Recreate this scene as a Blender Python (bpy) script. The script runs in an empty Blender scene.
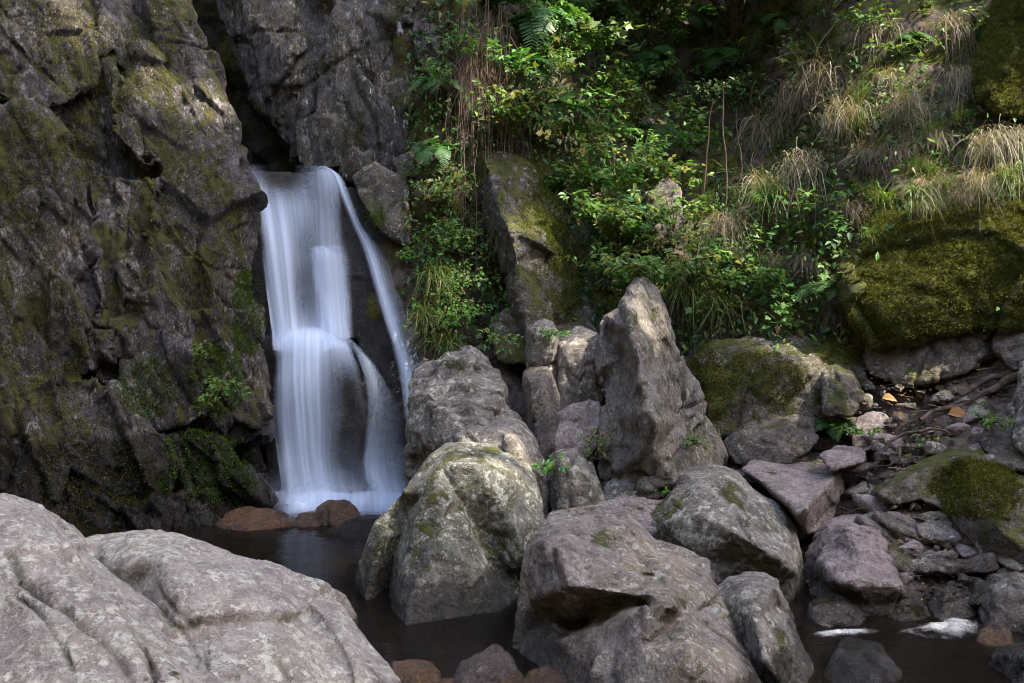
import bpy, bmesh, math, random
import numpy as np
from mathutils import Vector, Matrix, Quaternion

random.seed(7)
np.random.seed(7)
SC = bpy.context.scene
COL = SC.collection
R = math.radians

# ------------------------------------------------------------------ camera
CAM_H = 1.7      # eye height above the water of the pool
FPX = 1000.0     # focal length in pixels
HV = 280.0       # row of the horizon
cam_d = bpy.data.cameras.new('camera')
cam_d.sensor_width = 36.0
cam_d.lens = 36.0 * FPX / 1024.0
cam_d.shift_y = -(341.5 - HV) / 1024.0
cam_d.clip_start = 0.05
cam_d.clip_end = 600.0
cam = bpy.data.objects.new('camera', cam_d)
cam.location = (0, 0, CAM_H)
cam.rotation_euler = (R(90), 0, 0)
COL.objects.link(cam)
SC.camera = cam

# ------------------------------------------------------------------ light
SUN_DIR = Vector((0.56, -0.20, 0.80)).normalized()     # towards the sun
elev = math.asin(SUN_DIR.z)
azim = math.atan2(SUN_DIR.x, SUN_DIR.y)
world = bpy.data.worlds.new('World')
SC.world = world
world.use_nodes = True
wn = world.node_tree
bg = wn.nodes['Background']
sky = wn.nodes.new('ShaderNodeTexSky')
sky.sky_type = 'NISHITA'
sky.sun_disc = False
sky.sun_elevation = elev
sky.sun_rotation = azim
sky.air_density = 0.8
sky.dust_density = 2.0
sky.ozone_density = 0.8
wn.links.new(sky.outputs[0], bg.inputs[0])
bg.inputs[1].default_value = 0.15
sun_d = bpy.data.lights.new('sun', 'SUN')
sun_d.energy = 3.0
sun_d.angle = R(0.5)
sun_d.color = (1.0, 0.93, 0.80)
sun = bpy.data.objects.new('sun', sun_d)
sun.rotation_euler = SUN_DIR.to_track_quat('Z', 'Y').to_euler()
sun.location = (6, -8, 14)
COL.objects.link(sun)

SC.view_settings.view_transform = 'Standard'
SC.view_settings.look = 'None'
SC.view_settings.exposure = 2.75
SC.view_settings.gamma = 1.0
SC.render.engine = 'CYCLES'
SC.cycles.use_denoising = True
SC.cycles.filter_width = 1.0
SC.cycles.max_bounces = 6
SC.cycles.diffuse_bounces = 3
SC.cycles.glossy_bounces = 2
SC.cycles.transmission_bounces = 3
SC.cycles.transparent_max_bounces = 16
SC.cycles.caustics_reflective = False
SC.cycles.caustics_refractive = False

# ------------------------------------------------------------------ helpers
def at(u, v, Y):
    """The point of the place that the photograph shows at pixel (u, v), Y metres away."""
    return np.array(((u - 512.0) / FPX * Y, Y, CAM_H - (v - HV) / FPX * Y))

def tag(o, label=None, cat=None, group=None, kind=None):
    if label: o['label'] = label
    if cat: o['category'] = cat
    if group: o['group'] = group
    if kind: o['kind'] = kind
    return o

def empty(name, loc):
    o = bpy.data.objects.new(name, None)
    o.location = loc
    o.empty_display_size = 0.1
    COL.objects.link(o)
    return o

def mesh_np(name, v, f, smooth=True):
    """A mesh from numpy vertices and a list or array of faces."""
    me = bpy.data.meshes.new(name)
    v = np.asarray(v, dtype=np.float32)
    if isinstance(f, np.ndarray):
        n, k = f.shape
        me.vertices.add(len(v)); me.vertices.foreach_set('co', v.ravel())
        me.loops.add(n * k); me.loops.foreach_set('vertex_index', f.astype(np.int32).ravel())
        me.polygons.add(n); me.polygons.foreach_set('loop_start', np.arange(0, n * k, k, dtype=np.int32))
        me.update(calc_edges=True)
    else:
        me.from_pydata(v.tolist(), [], f)
    me.polygons.foreach_set('use_smooth', np.full(len(me.polygons), smooth))
    me.update()
    return me

def link(name, me, mats, parent=None, loc=None):
    o = bpy.data.objects.new(name, me)
    for m in (mats if isinstance(mats, (list, tuple)) else [mats]):
        if m: me.materials.append(m)
    COL.objects.link(o)
    if loc is not None: o.location = loc
    if parent is not None: o.parent = parent
    return o

# ---- noise in numpy
_rs = np.random.RandomState(11)
_perm = _rs.permutation(256)
_perm = np.concatenate([_perm, _perm, _perm])
_grad = _rs.normal(size=(256, 3)); _grad /= np.linalg.norm(_grad, axis=1)[:, None]
def _hash(i, j, k):
    return _perm[_perm[_perm[i & 255] + (j & 255)] + (k & 255)]
from concurrent.futures import ThreadPoolExecutor
_pool = ThreadPoolExecutor(4)
def chunked(fn, p, n=12000):
    """Run a per-point function over slices of the points on all cores."""
    if len(p) <= n: return fn(p)
    parts = list(_pool.map(fn, [p[i:i + n] for i in range(0, len(p), n)]))
    if isinstance(parts[0], tuple): return tuple(np.concatenate([q[k] for q in parts]) for k in range(len(parts[0])))
    return np.concatenate(parts)
_gx, _gy, _gz = (np.ascontiguousarray(_grad[:, k]) for k in range(3))
def _perlin(p):
    pi = np.floor(p).astype(np.int64)
    fx, fy, fz = (p[:, k] - pi[:, k] for k in range(3))
    i, j, k = (pi[:, q] & 255 for q in range(3))
    u, v, w = (f * f * f * (f * (f * 6 - 15) + 10) for f in (fx, fy, fz))
    out = 0.0
    for dx in (0, 1):
        hx = _perm[(i + dx)]; ax = u if dx else 1 - u; px_ = fx - dx
        for dy in (0, 1):
            hy = _perm[hx + ((j + dy) & 255)]; ay = ax * (v if dy else 1 - v); py_ = fy - dy
            for dz in (0, 1):
                h = _perm[hy + ((k + dz) & 255)]
                out = out + ay * (w if dz else 1 - w) * (_gx[h] * px_ + _gy[h] * py_ + _gz[h] * (fz - dz))
    return out * 1.6
def perlin(p):
    return chunked(_perlin, p)
def fbm(p, octaves=4, gain=0.5, ridged=False):
    a, s, tot = 1.0, 0.0, 0.0
    q = p.copy()
    for _ in range(octaves):
        n = perlin(q)
        if ridged: n = 1 - 2 * np.abs(n)
        s = s + a * n; tot += a
        a *= gain; q = q * 2.03 + 17.3
    return s / tot
def facets(p, seed=0, tilt=1.0):
    return chunked(lambda q: _facets(q, seed, tilt), p)
def _facets(p, seed, tilt):
    """Every cell of a 3D Voronoi pattern is a plane tilted its own way: broken rock faces. Returns (displacement, distance to the cell border)."""
    pi = np.floor(p).astype(np.int64)
    best = np.full(len(p), 9e9); second = np.full(len(p), 9e9); val = np.zeros(len(p))
    tab = np.random.RandomState(100 + seed)
    jit = tab.uniform(0, 1, size=(256, 3)); nrm = tab.normal(size=(256, 3)); nrm /= np.linalg.norm(nrm, axis=1)[:, None]; off = tab.uniform(-1, 1, 256)
    for dx in (-1, 0, 1):
        for dy in (-1, 0, 1):
            for dz in (-1, 0, 1):
                c = pi + np.array((dx, dy, dz))
                h = _hash(c[:, 0] + seed * 31, c[:, 1], c[:, 2])
                d = p - (c + jit[h])
                r = np.sqrt((d * d).sum(1))
                v = (d * nrm[h]).sum(1) * tilt + off[h] * 0.35
                m = r < best
                second = np.where(m, best, np.minimum(second, r))
                val = np.where(m, v, val); best = np.where(m, r, best)
    return val, second - best

def normals_of(me):
    n = np.empty(len(me.vertices) * 3, dtype=np.float32)
    me.vertex_normals.foreach_get('vector', n)
    return n.reshape(-1, 3).astype(float)
def coords_of(me):
    n = np.empty(len(me.vertices) * 3, dtype=np.float32)
    me.vertices.foreach_get('co', n)
    return n.reshape(-1, 3).astype(float)
def set_coords(me, v):
    me.vertices.foreach_set('co', v.astype(np.float32).ravel()); me.update()
def smooth_np(me, v, it, lam=0.5):
    e = np.empty(len(me.edges) * 2, dtype=np.int32); me.edges.foreach_get('vertices', e)
    e = e.reshape(-1, 2); n = len(v)
    deg = np.bincount(e.ravel(), minlength=n).astype(float); deg[deg == 0] = 1
    for _ in range(it):
        s = np.empty_like(v)
        for k in range(3):
            s[:, k] = np.bincount(e[:, 0], v[e[:, 1], k], n) + np.bincount(e[:, 1], v[e[:, 0], k], n)
        v = v + lam * (s / deg[:, None] - v)
    return v

DG = None
def remesh_hulls(hulls, voxel):
    me = bpy.data.meshes.new('hull')
    big = bmesh.new()
    for pts in hulls:
        b = bmesh.new()
        if isinstance(pts, tuple):
            vs_ = [b.verts.new(p) for p in pts[0]]
            for f in pts[1]: b.faces.new([vs_[i] for i in f])
            bmesh.ops.triangulate(b, faces=b.faces[:]); bmesh.ops.recalc_face_normals(b, faces=b.faces[:])
            tmp = bpy.data.meshes.new('t'); b.to_mesh(tmp); b.free()
            big.from_mesh(tmp); bpy.data.meshes.remove(tmp)
            continue
        for p in pts: b.verts.new(p)
        bmesh.ops.convex_hull(b, input=b.verts[:])
        loose = [v for v in b.verts if not v.link_faces]
        bmesh.ops.delete(b, geom=loose, context='VERTS')
        bmesh.ops.recalc_face_normals(b, faces=b.faces[:])
        tmp = bpy.data.meshes.new('t'); b.to_mesh(tmp); b.free()
        big.from_mesh(tmp); bpy.data.meshes.remove(tmp)
    big.to_mesh(me); big.free()
    o = bpy.data.objects.new('hull', me); COL.objects.link(o)
    m = o.modifiers.new('r', 'REMESH'); m.mode = 'VOXEL'; m.voxel_size = voxel; m.use_smooth_shade = True
    dg = bpy.context.evaluated_depsgraph_get(); dg.update()
    out = bpy.data.meshes.new_from_object(o.evaluated_get(dg))
    bpy.data.objects.remove(o); bpy.data.meshes.remove(me)
    return out

def hull_points(spec, thick, shrink=0.72, foot=None):
    P = [at(*s) for s in spec]
    c = np.mean(P, axis=0)
    back = []
    cu, cv, cY = np.mean(spec, axis=0)
    for u, v, Y in spec:
        back.append(at(cu + (u - cu) * shrink, cv + (v - cv) * shrink, cY + (Y - cY) * 0.5 + thick))
    pts = P + back
    if foot is not None:
        zs = np.array([p[2] for p in pts]); lim = np.percentile(zs, 60)
        pts = pts + [np.array((p[0], p[1], foot)) for p in pts if p[2] <= lim and p[2] > foot]
    return pts

from mathutils.geometry import delaunay_2d_cdt
def sculpt_mesh(spec, thick, shrink, foot, relief=0.9):
    """A closed low form whose seen side has given corners and ridges (pixel and distance), its far side a shrunken copy of the outline."""
    out = spec['out']; P = list(out); edges = [(i, (i + 1) % len(out)) for i in range(len(out))]
    for line in spec['in']:
        a = len(P); P += line
        edges += [(a + i, a + i + 1) for i in range(len(line) - 1)]
    co, ed, fa, ov, oe, of = delaunay_2d_cdt([Vector((p[0], p[1])) for p in P], edges, [], 1, 0.01)
    # ridges and hollows stand out from their surroundings
    A = np.array(P, float); n0 = len(out)
    wgt = np.exp(-((A[:, None, :2] - A[None, :, :2]) ** 2).sum(2) / (2 * 38.0 ** 2))
    Ys = (wgt @ A[:, 2]) / wgt.sum(1)
    P = [p if i < n0 else (p[0], p[1], p[2] + spec.get('relief', relief) * (p[2] - Ys[i])) for i, p in enumerate(P)]
    V = []
    for c, src in zip(co, ov):
        Y = P[src[0]][2] if src else min(P, key=lambda p: (p[0] - c.x) ** 2 + (p[1] - c.y) ** 2)[2]
        V.append(at(c.x, c.y, Y))
    # the faces inside the outline
    def inside(x, y):
        k = False
        for i in range(len(out)):
            x1, y1 = out[i][:2]; x2, y2 = out[(i + 1) % len(out)][:2]
            if (y1 > y) != (y2 > y) and x < (x2 - x1) * (y - y1) / (y2 - y1) + x1: k = not k
        return k
    F = [tuple(f) for f in fa if inside(sum(co[i].x for i in f) / len(f), sum(co[i].y for i in f) / len(f))]
    cnt = {}
    for f in F:
        for i in range(len(f)):
            a, b = f[i], f[(i + 1) % len(f)]
            cnt[(a, b)] = 1
    rim = [e for e in cnt if (e[1], e[0]) not in cnt]
    c = np.mean([V[e[0]] for e in rim], axis=0)
    mid = {}; bk = {}
    cu = np.mean([p[0] for p in out]); cv = np.mean([p[1] for p in out])
    for e in rim:
        for i in e:
            if i in mid: continue
            p = V[i]; pu = co[i].x; pv = co[i].y
            V.append(at(cu + (pu - cu) * 0.95, cv + (pv - cv) * 0.95, p[1] + 0.35 * thick)); mid[i] = len(V) - 1
            q = at(cu + (pu - cu) * shrink, cv + (pv - cv) * shrink, c[1] + (p[1] - c[1]) * 0.5 + thick)
            if foot is not None and p[2] < c[2] - 0.1: q[2] = min(p[2], foot + 0.05)
            V.append(q); bk[i] = len(V) - 1
    V.append(np.mean([V[i] for i in bk.values()], axis=0)); top = len(V) - 1
    for a, b in rim: F += [(b, a, mid[a], mid[b]), (mid[b], mid[a], bk[a], bk[b]), (bk[b], bk[a], top)]
    return V, F
def rock(name, hulls, mat, thick=0.5, foot=None, px=2.0, round_=0.03, amp=1.0, facet=0.5, fine=1.0, cracks=(), seed=0, shrink=0.72, ncracks=2, crack_depth=1.0, stretch=(1, 1, 1), chips=9, chip=0.05, scales=None, dip=0.0):
    """A stone: hulls of seen corner points, joined, rounded, then weathered."""
    raw = [sculpt_mesh(h, thick, shrink, foot) if isinstance(h, dict) else hull_points(h, thick, shrink, foot) for h in hulls]
    sculpted = isinstance(hulls[0], dict)
    if sculpted: chips = 0; amp *= 0.3
    Ym = np.mean([p[1] for h in hulls for p in [at(*s) for s in (h['out'] if isinstance(h, dict) else h)]])
    vox = 0.88 * px * Ym / FPX
    me = remesh_hulls(raw, vox)
    v = coords_of(me)
    size = float(np.mean(v.max(0) - v.min(0)))
    it = int(max(2, min(80, (round_ / vox) ** 2 * 0.8)))
    v = smooth_np(me, v, it); set_coords(me, v)
    rs = np.random.RandomState(seed + 5)
    o3 = rs.uniform(-50, 50, 3)
    st = np.array(stretch)
    n = normals_of(me)
    # flats: the bulges are struck off along planes
    if chips:
        cc = v.mean(0)
        for _ in range(chips):
            nn = rs.normal(size=3); nn[1] -= 0.5; nn[2] += 0.2; nn /= np.linalg.norm(nn)
            t = (v - cc) @ nn; off = t.max() - chip * size * rs.uniform(0.25, 1.0)
            v = v - np.maximum(t - off, 0)[:, None] * nn * 0.92
        set_coords(me, v); n = normals_of(me)
    d = 0.045 * size * amp * fbm(v / (0.5 * size) + o3, 3)
    fss = scales or (0.34 * size, 0.12 * size, 0.05 * size)
    warp = v + 0.05 * size * np.stack([perlin(v / (0.3 * size) + o3 + k * 9) for k in range(3)], 1) * (0.35 if scales else 1)
    cd, sd = math.cos(dip), math.sin(dip)
    warp = np.stack([warp[:, 0] * cd + warp[:, 2] * sd, warp[:, 1], -warp[:, 0] * sd + warp[:, 2] * cd], 1) * st
    for k, fs in enumerate(fss):
        fv, fb = facets(warp / fs + o3 + 3 * k, (seed + 3 * k) % 7)
        d += facet * 0.10 * fs * fv
        if scales: d -= 0.035 * fs * np.clip(1 - fb / 0.06, 0, 1) * (perlin(v / 0.5 + o3 + 5) > 0)
    d -= d.mean()
    v = v + n * d[:, None]
    v = smooth_np(me, v, 1); set_coords(me, v)
    n = normals_of(me)
    # joints: warped planes cut in as narrow grooves
    d = np.zeros(len(v)); ck = np.zeros(len(v))
    c0 = v.mean(0)
    planes = []
    for a, b, dr in cracks:
        A, B = at(*a), at(*b)
        nn = np.cross(B - A, np.array(dr, float)); nn /= np.linalg.norm(nn)
        planes.append((nn, float(nn @ A), min(A[0], B[0]) - 0.03, max(A[0], B[0]) + 0.03, 1.0))
    for k in range(ncracks):
        nn = rs.normal(size=3); nn[1] *= 0.4; nn /= np.linalg.norm(nn)
        planes.append((nn, float(nn @ (c0 + rs.uniform(-0.22, 0.22, 3) * size)), -99, 99, 0.6))
    for nn, off, xa, xb, s in planes:
        t = v @ nn - off + 0.05 * size * fbm(v / (0.4 * size) + o3 + 40, 3)
        w = max(0.0045 * Ym / 4, 1.1 * vox)
        g = np.exp(-(t / w) ** 2) * s * 0.026 + 0.004 * s * np.exp(-(t / (5 * w)) ** 2)
        g = g * np.clip(0.55 + 1.3 * perlin(v / (0.25 * size) + o3 + 70), 0, 1.3)
        g = g * np.clip((v[:, 0] - xa) / 0.05, 0, 1) * np.clip((xb - v[:, 0]) / 0.05, 0, 1)
        d -= g * crack_depth; ck = np.maximum(ck, np.clip(g * 45, 0, 1) * np.exp(-(t / (1.3 * w)) ** 2))
    d += fine * 0.007 * fbm(v / 0.085 + o3, 4, 0.55)
    d += fine * 0.004 * fbm(v / 0.022 + o3, 2, 0.6)
    rg = fbm(v / 0.16 + o3 + 9, 4, 0.5, ridged=True)
    d += fine * 0.014 * np.minimum(rg, 0.35)
    v = v + n * d[:, None]
    base = np.array((v[:, 0].mean(), v[:, 1].mean(), v[:, 2].min()))
    set_coords(me, v - base)
    me.polygons.foreach_set('use_smooth', np.ones(len(me.polygons), dtype=bool))
    me.attributes.new('crack', 'FLOAT', 'POINT').data.foreach_set('value', ck.astype(np.float32))
    me.materials.clear()
    o = link(name, me, mat, loc=base)
    return o

# ------------------------------------------------------------------ node helpers
class NT:
    def __init__(self, name):
        self.m = bpy.data.materials.new(name); self.m.use_nodes = True
        self.t = self.m.node_tree; self.t.nodes.clear()
        self.out = self.t.nodes.new('ShaderNodeOutputMaterial')
    def n(self, typ, **kw):
        nd = self.t.nodes.new(typ)
        for k, v in kw.items(): setattr(nd, k, v)
        return nd
    def put(self, sock, val):
        if val is None: return
        if hasattr(val, 'is_output'): self.t.links.new(val, sock)
        else:
            if isinstance(val, (tuple, list)) and len(val) == 3 and sock.type == 'RGBA': val = (*val, 1)
            sock.default_value = val
    def math(self, op, a, b=None, c=None, clamp=False):
        nd = self.n('ShaderNodeMath', operation=op, use_clamp=clamp)
        self.put(nd.inputs[0], a); self.put(nd.inputs[1], b); self.put(nd.inputs[2], c)
        return nd.outputs[0]
    def vmath(self, op, a, b=None):
        nd = self.n('ShaderNodeVectorMath', operation=op)
        self.put(nd.inputs[0], a); self.put(nd.inputs[1], b)
        return nd.outputs[0]
    def noise(self, vec, scale, detail=6, rough=0.6, dist=0.0):
        nd = self.n('ShaderNodeTexNoise')
        self.put(nd.inputs['Vector'], vec); self.put(nd.inputs['Scale'], scale); self.put(nd.inputs['Detail'], detail)
        self.put(nd.inputs['Roughness'], rough); self.put(nd.inputs['Distortion'], dist)
        return nd.outputs[0]
    def vor(self, vec, scale, feature='F1', rnd=1.0, out='Distance'):
        nd = self.n('ShaderNodeTexVoronoi', feature=feature)
        self.put(nd.inputs['Vector'], vec); self.put(nd.inputs['Scale'], scale); self.put(nd.inputs['Randomness'], rnd)
        return nd.outputs[out]
    def step(self, x, a, b):
        nd = self.n('ShaderNodeMapRange', interpolation_type='SMOOTHSTEP')
        self.put(nd.inputs[0], x); self.put(nd.inputs[1], a); self.put(nd.inputs[2], b)
        return nd.outputs[0]
    def rng(self, x, a, b, c, d):
        nd = self.n('ShaderNodeMapRange')
        for i, q in enumerate((x, a, b, c, d)): self.put(nd.inputs[i], q)
        return nd.outputs[0]
    def mix(self, f, a, b, mode='MIX'):
        nd = self.n('ShaderNodeMix', data_type='RGBA', blend_type=mode)
        self.put(nd.inputs[0], f); self.put(nd.inputs[6], a); self.put(nd.inputs[7], b)
        return nd.outputs[2]
    def bump(self, h, strength, dist, normal=None):
        nd = self.n('ShaderNodeBump')
        self.put(nd.inputs['Height'], h); self.put(nd.inputs['Strength'], strength); self.put(nd.inputs['Distance'], dist); self.put(nd.inputs['Normal'], normal)
        return nd.outputs[0]
    def pos(self):
        return self.n('ShaderNodeNewGeometry').outputs['Position']
    def nz(self):
        s = self.n('ShaderNodeSeparateXYZ'); self.t.links.new(self.n('ShaderNodeNewGeometry').outputs['Normal'], s.inputs[0]); return s.outputs[2]
    def bsdf(self, col, rough=0.8, spec=0.3, normal=None, **kw):
        b = self.n('ShaderNodeBsdfPrincipled')
        self.put(b.inputs['Base Color'], col); self.put(b.inputs['Roughness'], rough); self.put(b.inputs['Specular IOR Level'], spec); self.put(b.inputs['Normal'], normal)
        for k, v in kw.items(): self.put(b.inputs[k.replace('_', ' ')], v)
        return b.outputs[0]
    def done(self, shader):
        self.t.links.new(shader, self.out.inputs[0]); return self.m

def rock_mat(name, base=(.23, .21, .20), dark=(.085, .078, .07), pale=(.36, .35, .31), warm=(.20, .155, .10), lichen=0.5, warmth=0.4, moss=0.0, moss_up=0.5, wet=None, wetness=0.0, dirt=0.5, streak=None,
             moss_a=(.035, .045, .008), moss_b=(.13, .125, .022), rough=0.82, white=0.0, bump=1.0, veins=0.5, grain=0.8):
    N = NT(name)
    p = N.pos()
    if streak:   # grain drawn out along a direction of the rock
        mp = N.n('ShaderNodeMapping'); N.put(mp.inputs['Vector'], p); mp.inputs['Rotation'].default_value = streak[0]; mp.inputs['Scale'].default_value = streak[1]
        p = mp.outputs[0]
    big = N.noise(p, 2.3, 8, 0.62, 0.4)
    mid = N.noise(p, 9.0, 8, 0.66, 0.1)
    fin = N.noise(p, 55.0, 6, 0.7)
    grit = N.noise(p, 190.0, 3, 0.7)
    c = N.mix(N.step(mid, 0.32, 0.66), dark, base)
    c = N.mix(N.math('MULTIPLY', N.step(big, 0.45, 0.68), warmth), c, warm)
    # crusts of lichen: pale discs with ragged rims
    lv = N.noise(p, 21.0, 9, 0.72, 0.12)
    lm = N.step(N.math('ADD', lv, N.math('MULTIPLY', big, 0.35)), 0.80 - 0.12 * lichen, 0.835 - 0.12 * lichen)
    c = N.mix(N.math('MULTIPLY', lm, min(1.0, 0.35 + lichen)), c, pale)
    lw = N.math('ADD', N.noise(p, 6.5, 10, 0.75, 0.1), N.math('MULTIPLY', N.math('SUBTRACT', fin, 0.5), 0.25))
    c = N.mix(N.math('MULTIPLY', N.step(lw, 0.565, 0.595), 0.55 * lichen), c, tuple(q * 0.85 for q in pale))
    c = N.mix(N.math('MULTIPLY', N.step(N.noise(p, 4.2, 9, 0.72, 0.25), 0.54, 0.62), 0.65), c, dark)
    lv2 = N.noise(p, 38.0, 6, 0.7, 0.0)
    c = N.mix(N.math('MULTIPLY', N.step(lv2, 0.57, 0.62), dirt), c, dark)
    sp = N.math('ADD', N.vor(p, 42.0), N.math('MULTIPLY', N.math('SUBTRACT', fin, 0.5), 0.35))
    c = N.mix(N.math('MULTIPLY', N.math('MULTIPLY', N.step(sp, 0.24, 0.16), N.step(big, 0.42, 0.55)), min(1, 0.25 + 0.6 * lichen)), c, pale)
    ck = N.n('ShaderNodeAttribute', attribute_name='crack').outputs['Fac']
    c = N.mix(N.math('MULTIPLY', ck, 0.9), c, N.mix(N.step(mid, 0.4, 0.6), (.03, .024, .018), (.05, .05, .016)))
    if veins:
        e = N.vor(N.vmath('ADD', p, N.n('ShaderNodeTexNoise').outputs[1]), 5.0, 'DISTANCE_TO_EDGE')
        vm = N.math('MULTIPLY', N.step(e, 0.035, 0.0), N.step(mid, 0.42, 0.6))
        c = N.mix(N.math('MULTIPLY', vm, veins), c, dark)
    if white:
        ws = N.step(N.math('ADD', N.noise(p, 7.0, 5, 0.6, 0.8), N.math('MULTIPLY', fin, 0.12)), 0.74 - 0.06 * white, 0.78 - 0.06 * white)
        c = N.mix(N.math('MULTIPLY', ws, 0.85), c, (.55, .55, .55))
    c = N.mix(1.0, c, N.mix(N.rng(fin, 0.3, 0.7, 0, 1), (1 - .66 * grain,) * 3, (1 + .65 * grain,) * 3), 'MULTIPLY')
    c = N.mix(1.0, c, N.mix(N.rng(grit, 0.3, 0.7, 0, 1), (1 - .55 * grain,) * 3, (1 + .55 * grain,) * 3), 'MULTIPLY')
    rgh = rough
    hgt = N.math('ADD', N.math('MULTIPLY', fin, 0.6), N.math('ADD', N.math('MULTIPLY', grit, 0.22), N.math('MULTIPLY', lm, 0.06)))
    hgt = N.math('ADD', hgt, N.math('MULTIPLY', mid, 0.8))
    if moss:
        mn = N.math('ADD', N.noise(p, 3.1, 7, 0.68, 0.5), N.math('MULTIPLY', N.noise(p, 17.0, 4, 0.7), 0.32))
        mv = N.math('ADD', mn, N.math('MULTIPLY', N.nz(), 0.16 * moss_up))
        mm = N.step(mv, 0.86 - 0.26 * moss, 0.95 - 0.26 * moss)
        fuzz = N.noise(p, 130.0, 4, 0.75)
        mc = N.mix(N.step(N.math('ADD', N.noise(p, 12.0, 6, 0.7), N.math('MULTIPLY', fuzz, 0.5)), 0.55, 0.95), moss_a, moss_b)
        c = N.mix(mm, c, mc)
        hgt = N.math('ADD', hgt, N.math('MULTIPLY', mm, N.math('ADD', N.math('MULTIPLY', fuzz, 0.9), 0.25)))
    if wet is not None:
        s = N.n('ShaderNodeSeparateXYZ'); N.put(s.inputs[0], N.pos())
        wz = N.math('ADD', s.outputs[2], N.math('MULTIPLY', N.math('SUBTRACT', mid, 0.5), 0.22))
        wm = N.step(wz, wet + 0.035, wet - 0.03)
    else: wm = None
    if wetness:
        wb = N.math('MULTIPLY', N.step(N.noise(p, 2.0, 4, 0.6), 0.62 - 0.3 * wetness, 0.7 - 0.3 * wetness), wetness)
        wm = wb if wm is None else N.math('MAXIMUM', wm, wb)
    if wm is not None:
        c = N.mix(wm, c, N.mix(1.0, c, (.30, .27, .24), 'MULTIPLY'))
        rgh = N.rng(wm, 0, 1, rough, 0.14)
    nrm = N.bump(hgt, 1.0 * bump, 0.03)
    return N.done(N.bsdf(c, rgh, 0.35 if wm is None else N.rng(wm, 0, 1, 0.35, 0.6), nrm))
# ------------------------------------------------------------------ materials of the stone
M = {}
M['fore'] = rock_mat('fore_stone', grain=0.5, base=(.365, .315, .275), dark=(.20, .165, .145), pale=(.50, .465, .39), warm=(.31, .25, .175), lichen=0.85, warmth=0.6, dirt=0.3, moss=0.06, wet=0.15)
M['grey'] = rock_mat('grey_stone', grain=0.65, base=(.25, .215, .185), dark=(.09, .075, .062), pale=(.43, .405, .34), warm=(.22, .19, .12), lichen=0.7, warmth=0.6, moss=0.22, wet=0.14)
M['olive'] = rock_mat('olive_stone', base=(.21, .20, .165), dark=(.075, .07, .055), pale=(.43, .42, .35), warm=(.16, .14, .065), lichen=0.6, warmth=0.8, moss=0.42, moss_up=0.6, wet=0.17)
M['warmgrey'] = rock_mat('warm_grey_stone', grain=0.6, base=(.26, .215, .185), dark=(.105, .083, .068), pale=(.42, .40, .35), warm=(.23, .175, .105), lichen=0.5, warmth=0.8, moss=0.18, wet=0.14)
M['slabrock'] = rock_mat('ridge_stone', base=(.22, .195, .17), dark=(.085, .07, .058), pale=(.36, .34, .30), warm=(.17, .13, .075), lichen=0.45, warmth=0.8, moss=0.30, wet=0.05, streak=((0, -0.5, 0), (1.6, 1.0, 0.75)))
M['slabmoss'] = rock_mat('mossy_slab_stone', base=(.135, .115, .10), dark=(.042, .035, .03), pale=(.33, .32, .29), warm=(.11, .082, .04), lichen=0.4, warmth=0.8, moss=0.75, moss_up=0.5, white=0.3)
M['pink'] = rock_mat('pink_stone', base=(.31, .245, .225), dark=(.15, .115, .105), pale=(.39, .365, .35), warm=(.25, .19, .15), lichen=0.45, warmth=0.5, moss=0.12, wet=0.15)
M['brown'] = rock_mat('brown_stone', base=(.165, .135, .115), dark=(.06, .048, .04), pale=(.33, .31, .27), warm=(.19, .14, .085), lichen=0.4, warmth=0.7, moss=0.38, wet=0.14)
M['mossy'] = rock_mat('mossy_stone', base=(.16, .135, .118), dark=(.06, .05, .042), pale=(.33, .32, .28), warm=(.16, .13, .07), lichen=0.4, warmth=0.7, moss=0.85, moss_up=0.4, wet=0.04)
M['wetred'] = rock_mat('wet_red_stone', base=(.30, .155, .085), dark=(.07, .036, .025), pale=(.40, .28, .19), warm=(.36, .19, .06), lichen=0.4, warmth=0.9, moss=0.0, wet=0.5, rough=.5, veins=0.3)
M['wetdark'] = rock_mat('wet_dark_stone', bump=1.6, base=(.085, .07, .06), dark=(.02, .017, .015), pale=(.17, .16, .14), warm=(.06, .05, .03), lichen=0.3, warmth=0.5, moss=0.25, wetness=0.9, moss_a=(.015, .025, .005), moss_b=(.05, .075, .012))
M['wetblack'] = rock_mat('wet_black_stone', base=(.036, .033, .03), dark=(.012, .011, .01), pale=(.07, .066, .06), warm=(.03, .025, .014), lichen=0.3, warmth=0.5, moss=0.3, wetness=0.35, moss_a=(.008, .014, .003), moss_b=(.03, .05, .008))
M['mosscover'] = rock_mat('moss_cushion', base=(.19, .17, .155), dark=(.06, .05, .04), pale=(.3, .29, .26), warm=(.12, .09, .05), lichen=0.2, warmth=0.7, moss=1.35, moss_up=0.3, moss_a=(.045, .055, .010), moss_b=(.17, .18, .026), bump=1.3)
M['cliff'] = rock_mat('cliff_stone', base=(.108, .092, .09), dark=(.022, .0185, .018), pale=(.25, .235, .225), warm=(.10, .07, .034), lichen=0.55, warmth=0.85, moss=0.70, moss_up=0.7, dirt=0.7, wet=0.65,
                      moss_a=(.028, .032, .008), moss_b=(.135, .115, .026), streak=((0, 0.45, 0), (1.25, 1.0, 0.7)), bump=1.2, veins=0.8)
M['upper'] = rock_mat('upper_stone', base=(.12, .105, .095), dark=(.03, .026, .024), pale=(.27, .26, .24), warm=(.10, .07, .035), lichen=0.5, warmth=0.8, moss=0.55, moss_up=0.6, dirt=0.7, white=0.45,
                      moss_a=(.028, .03, .008), moss_b=(.11, .10, .02), streak=((0, -0.15, 0), (1.3, 1.0, 0.6)), bump=1.2)

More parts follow.
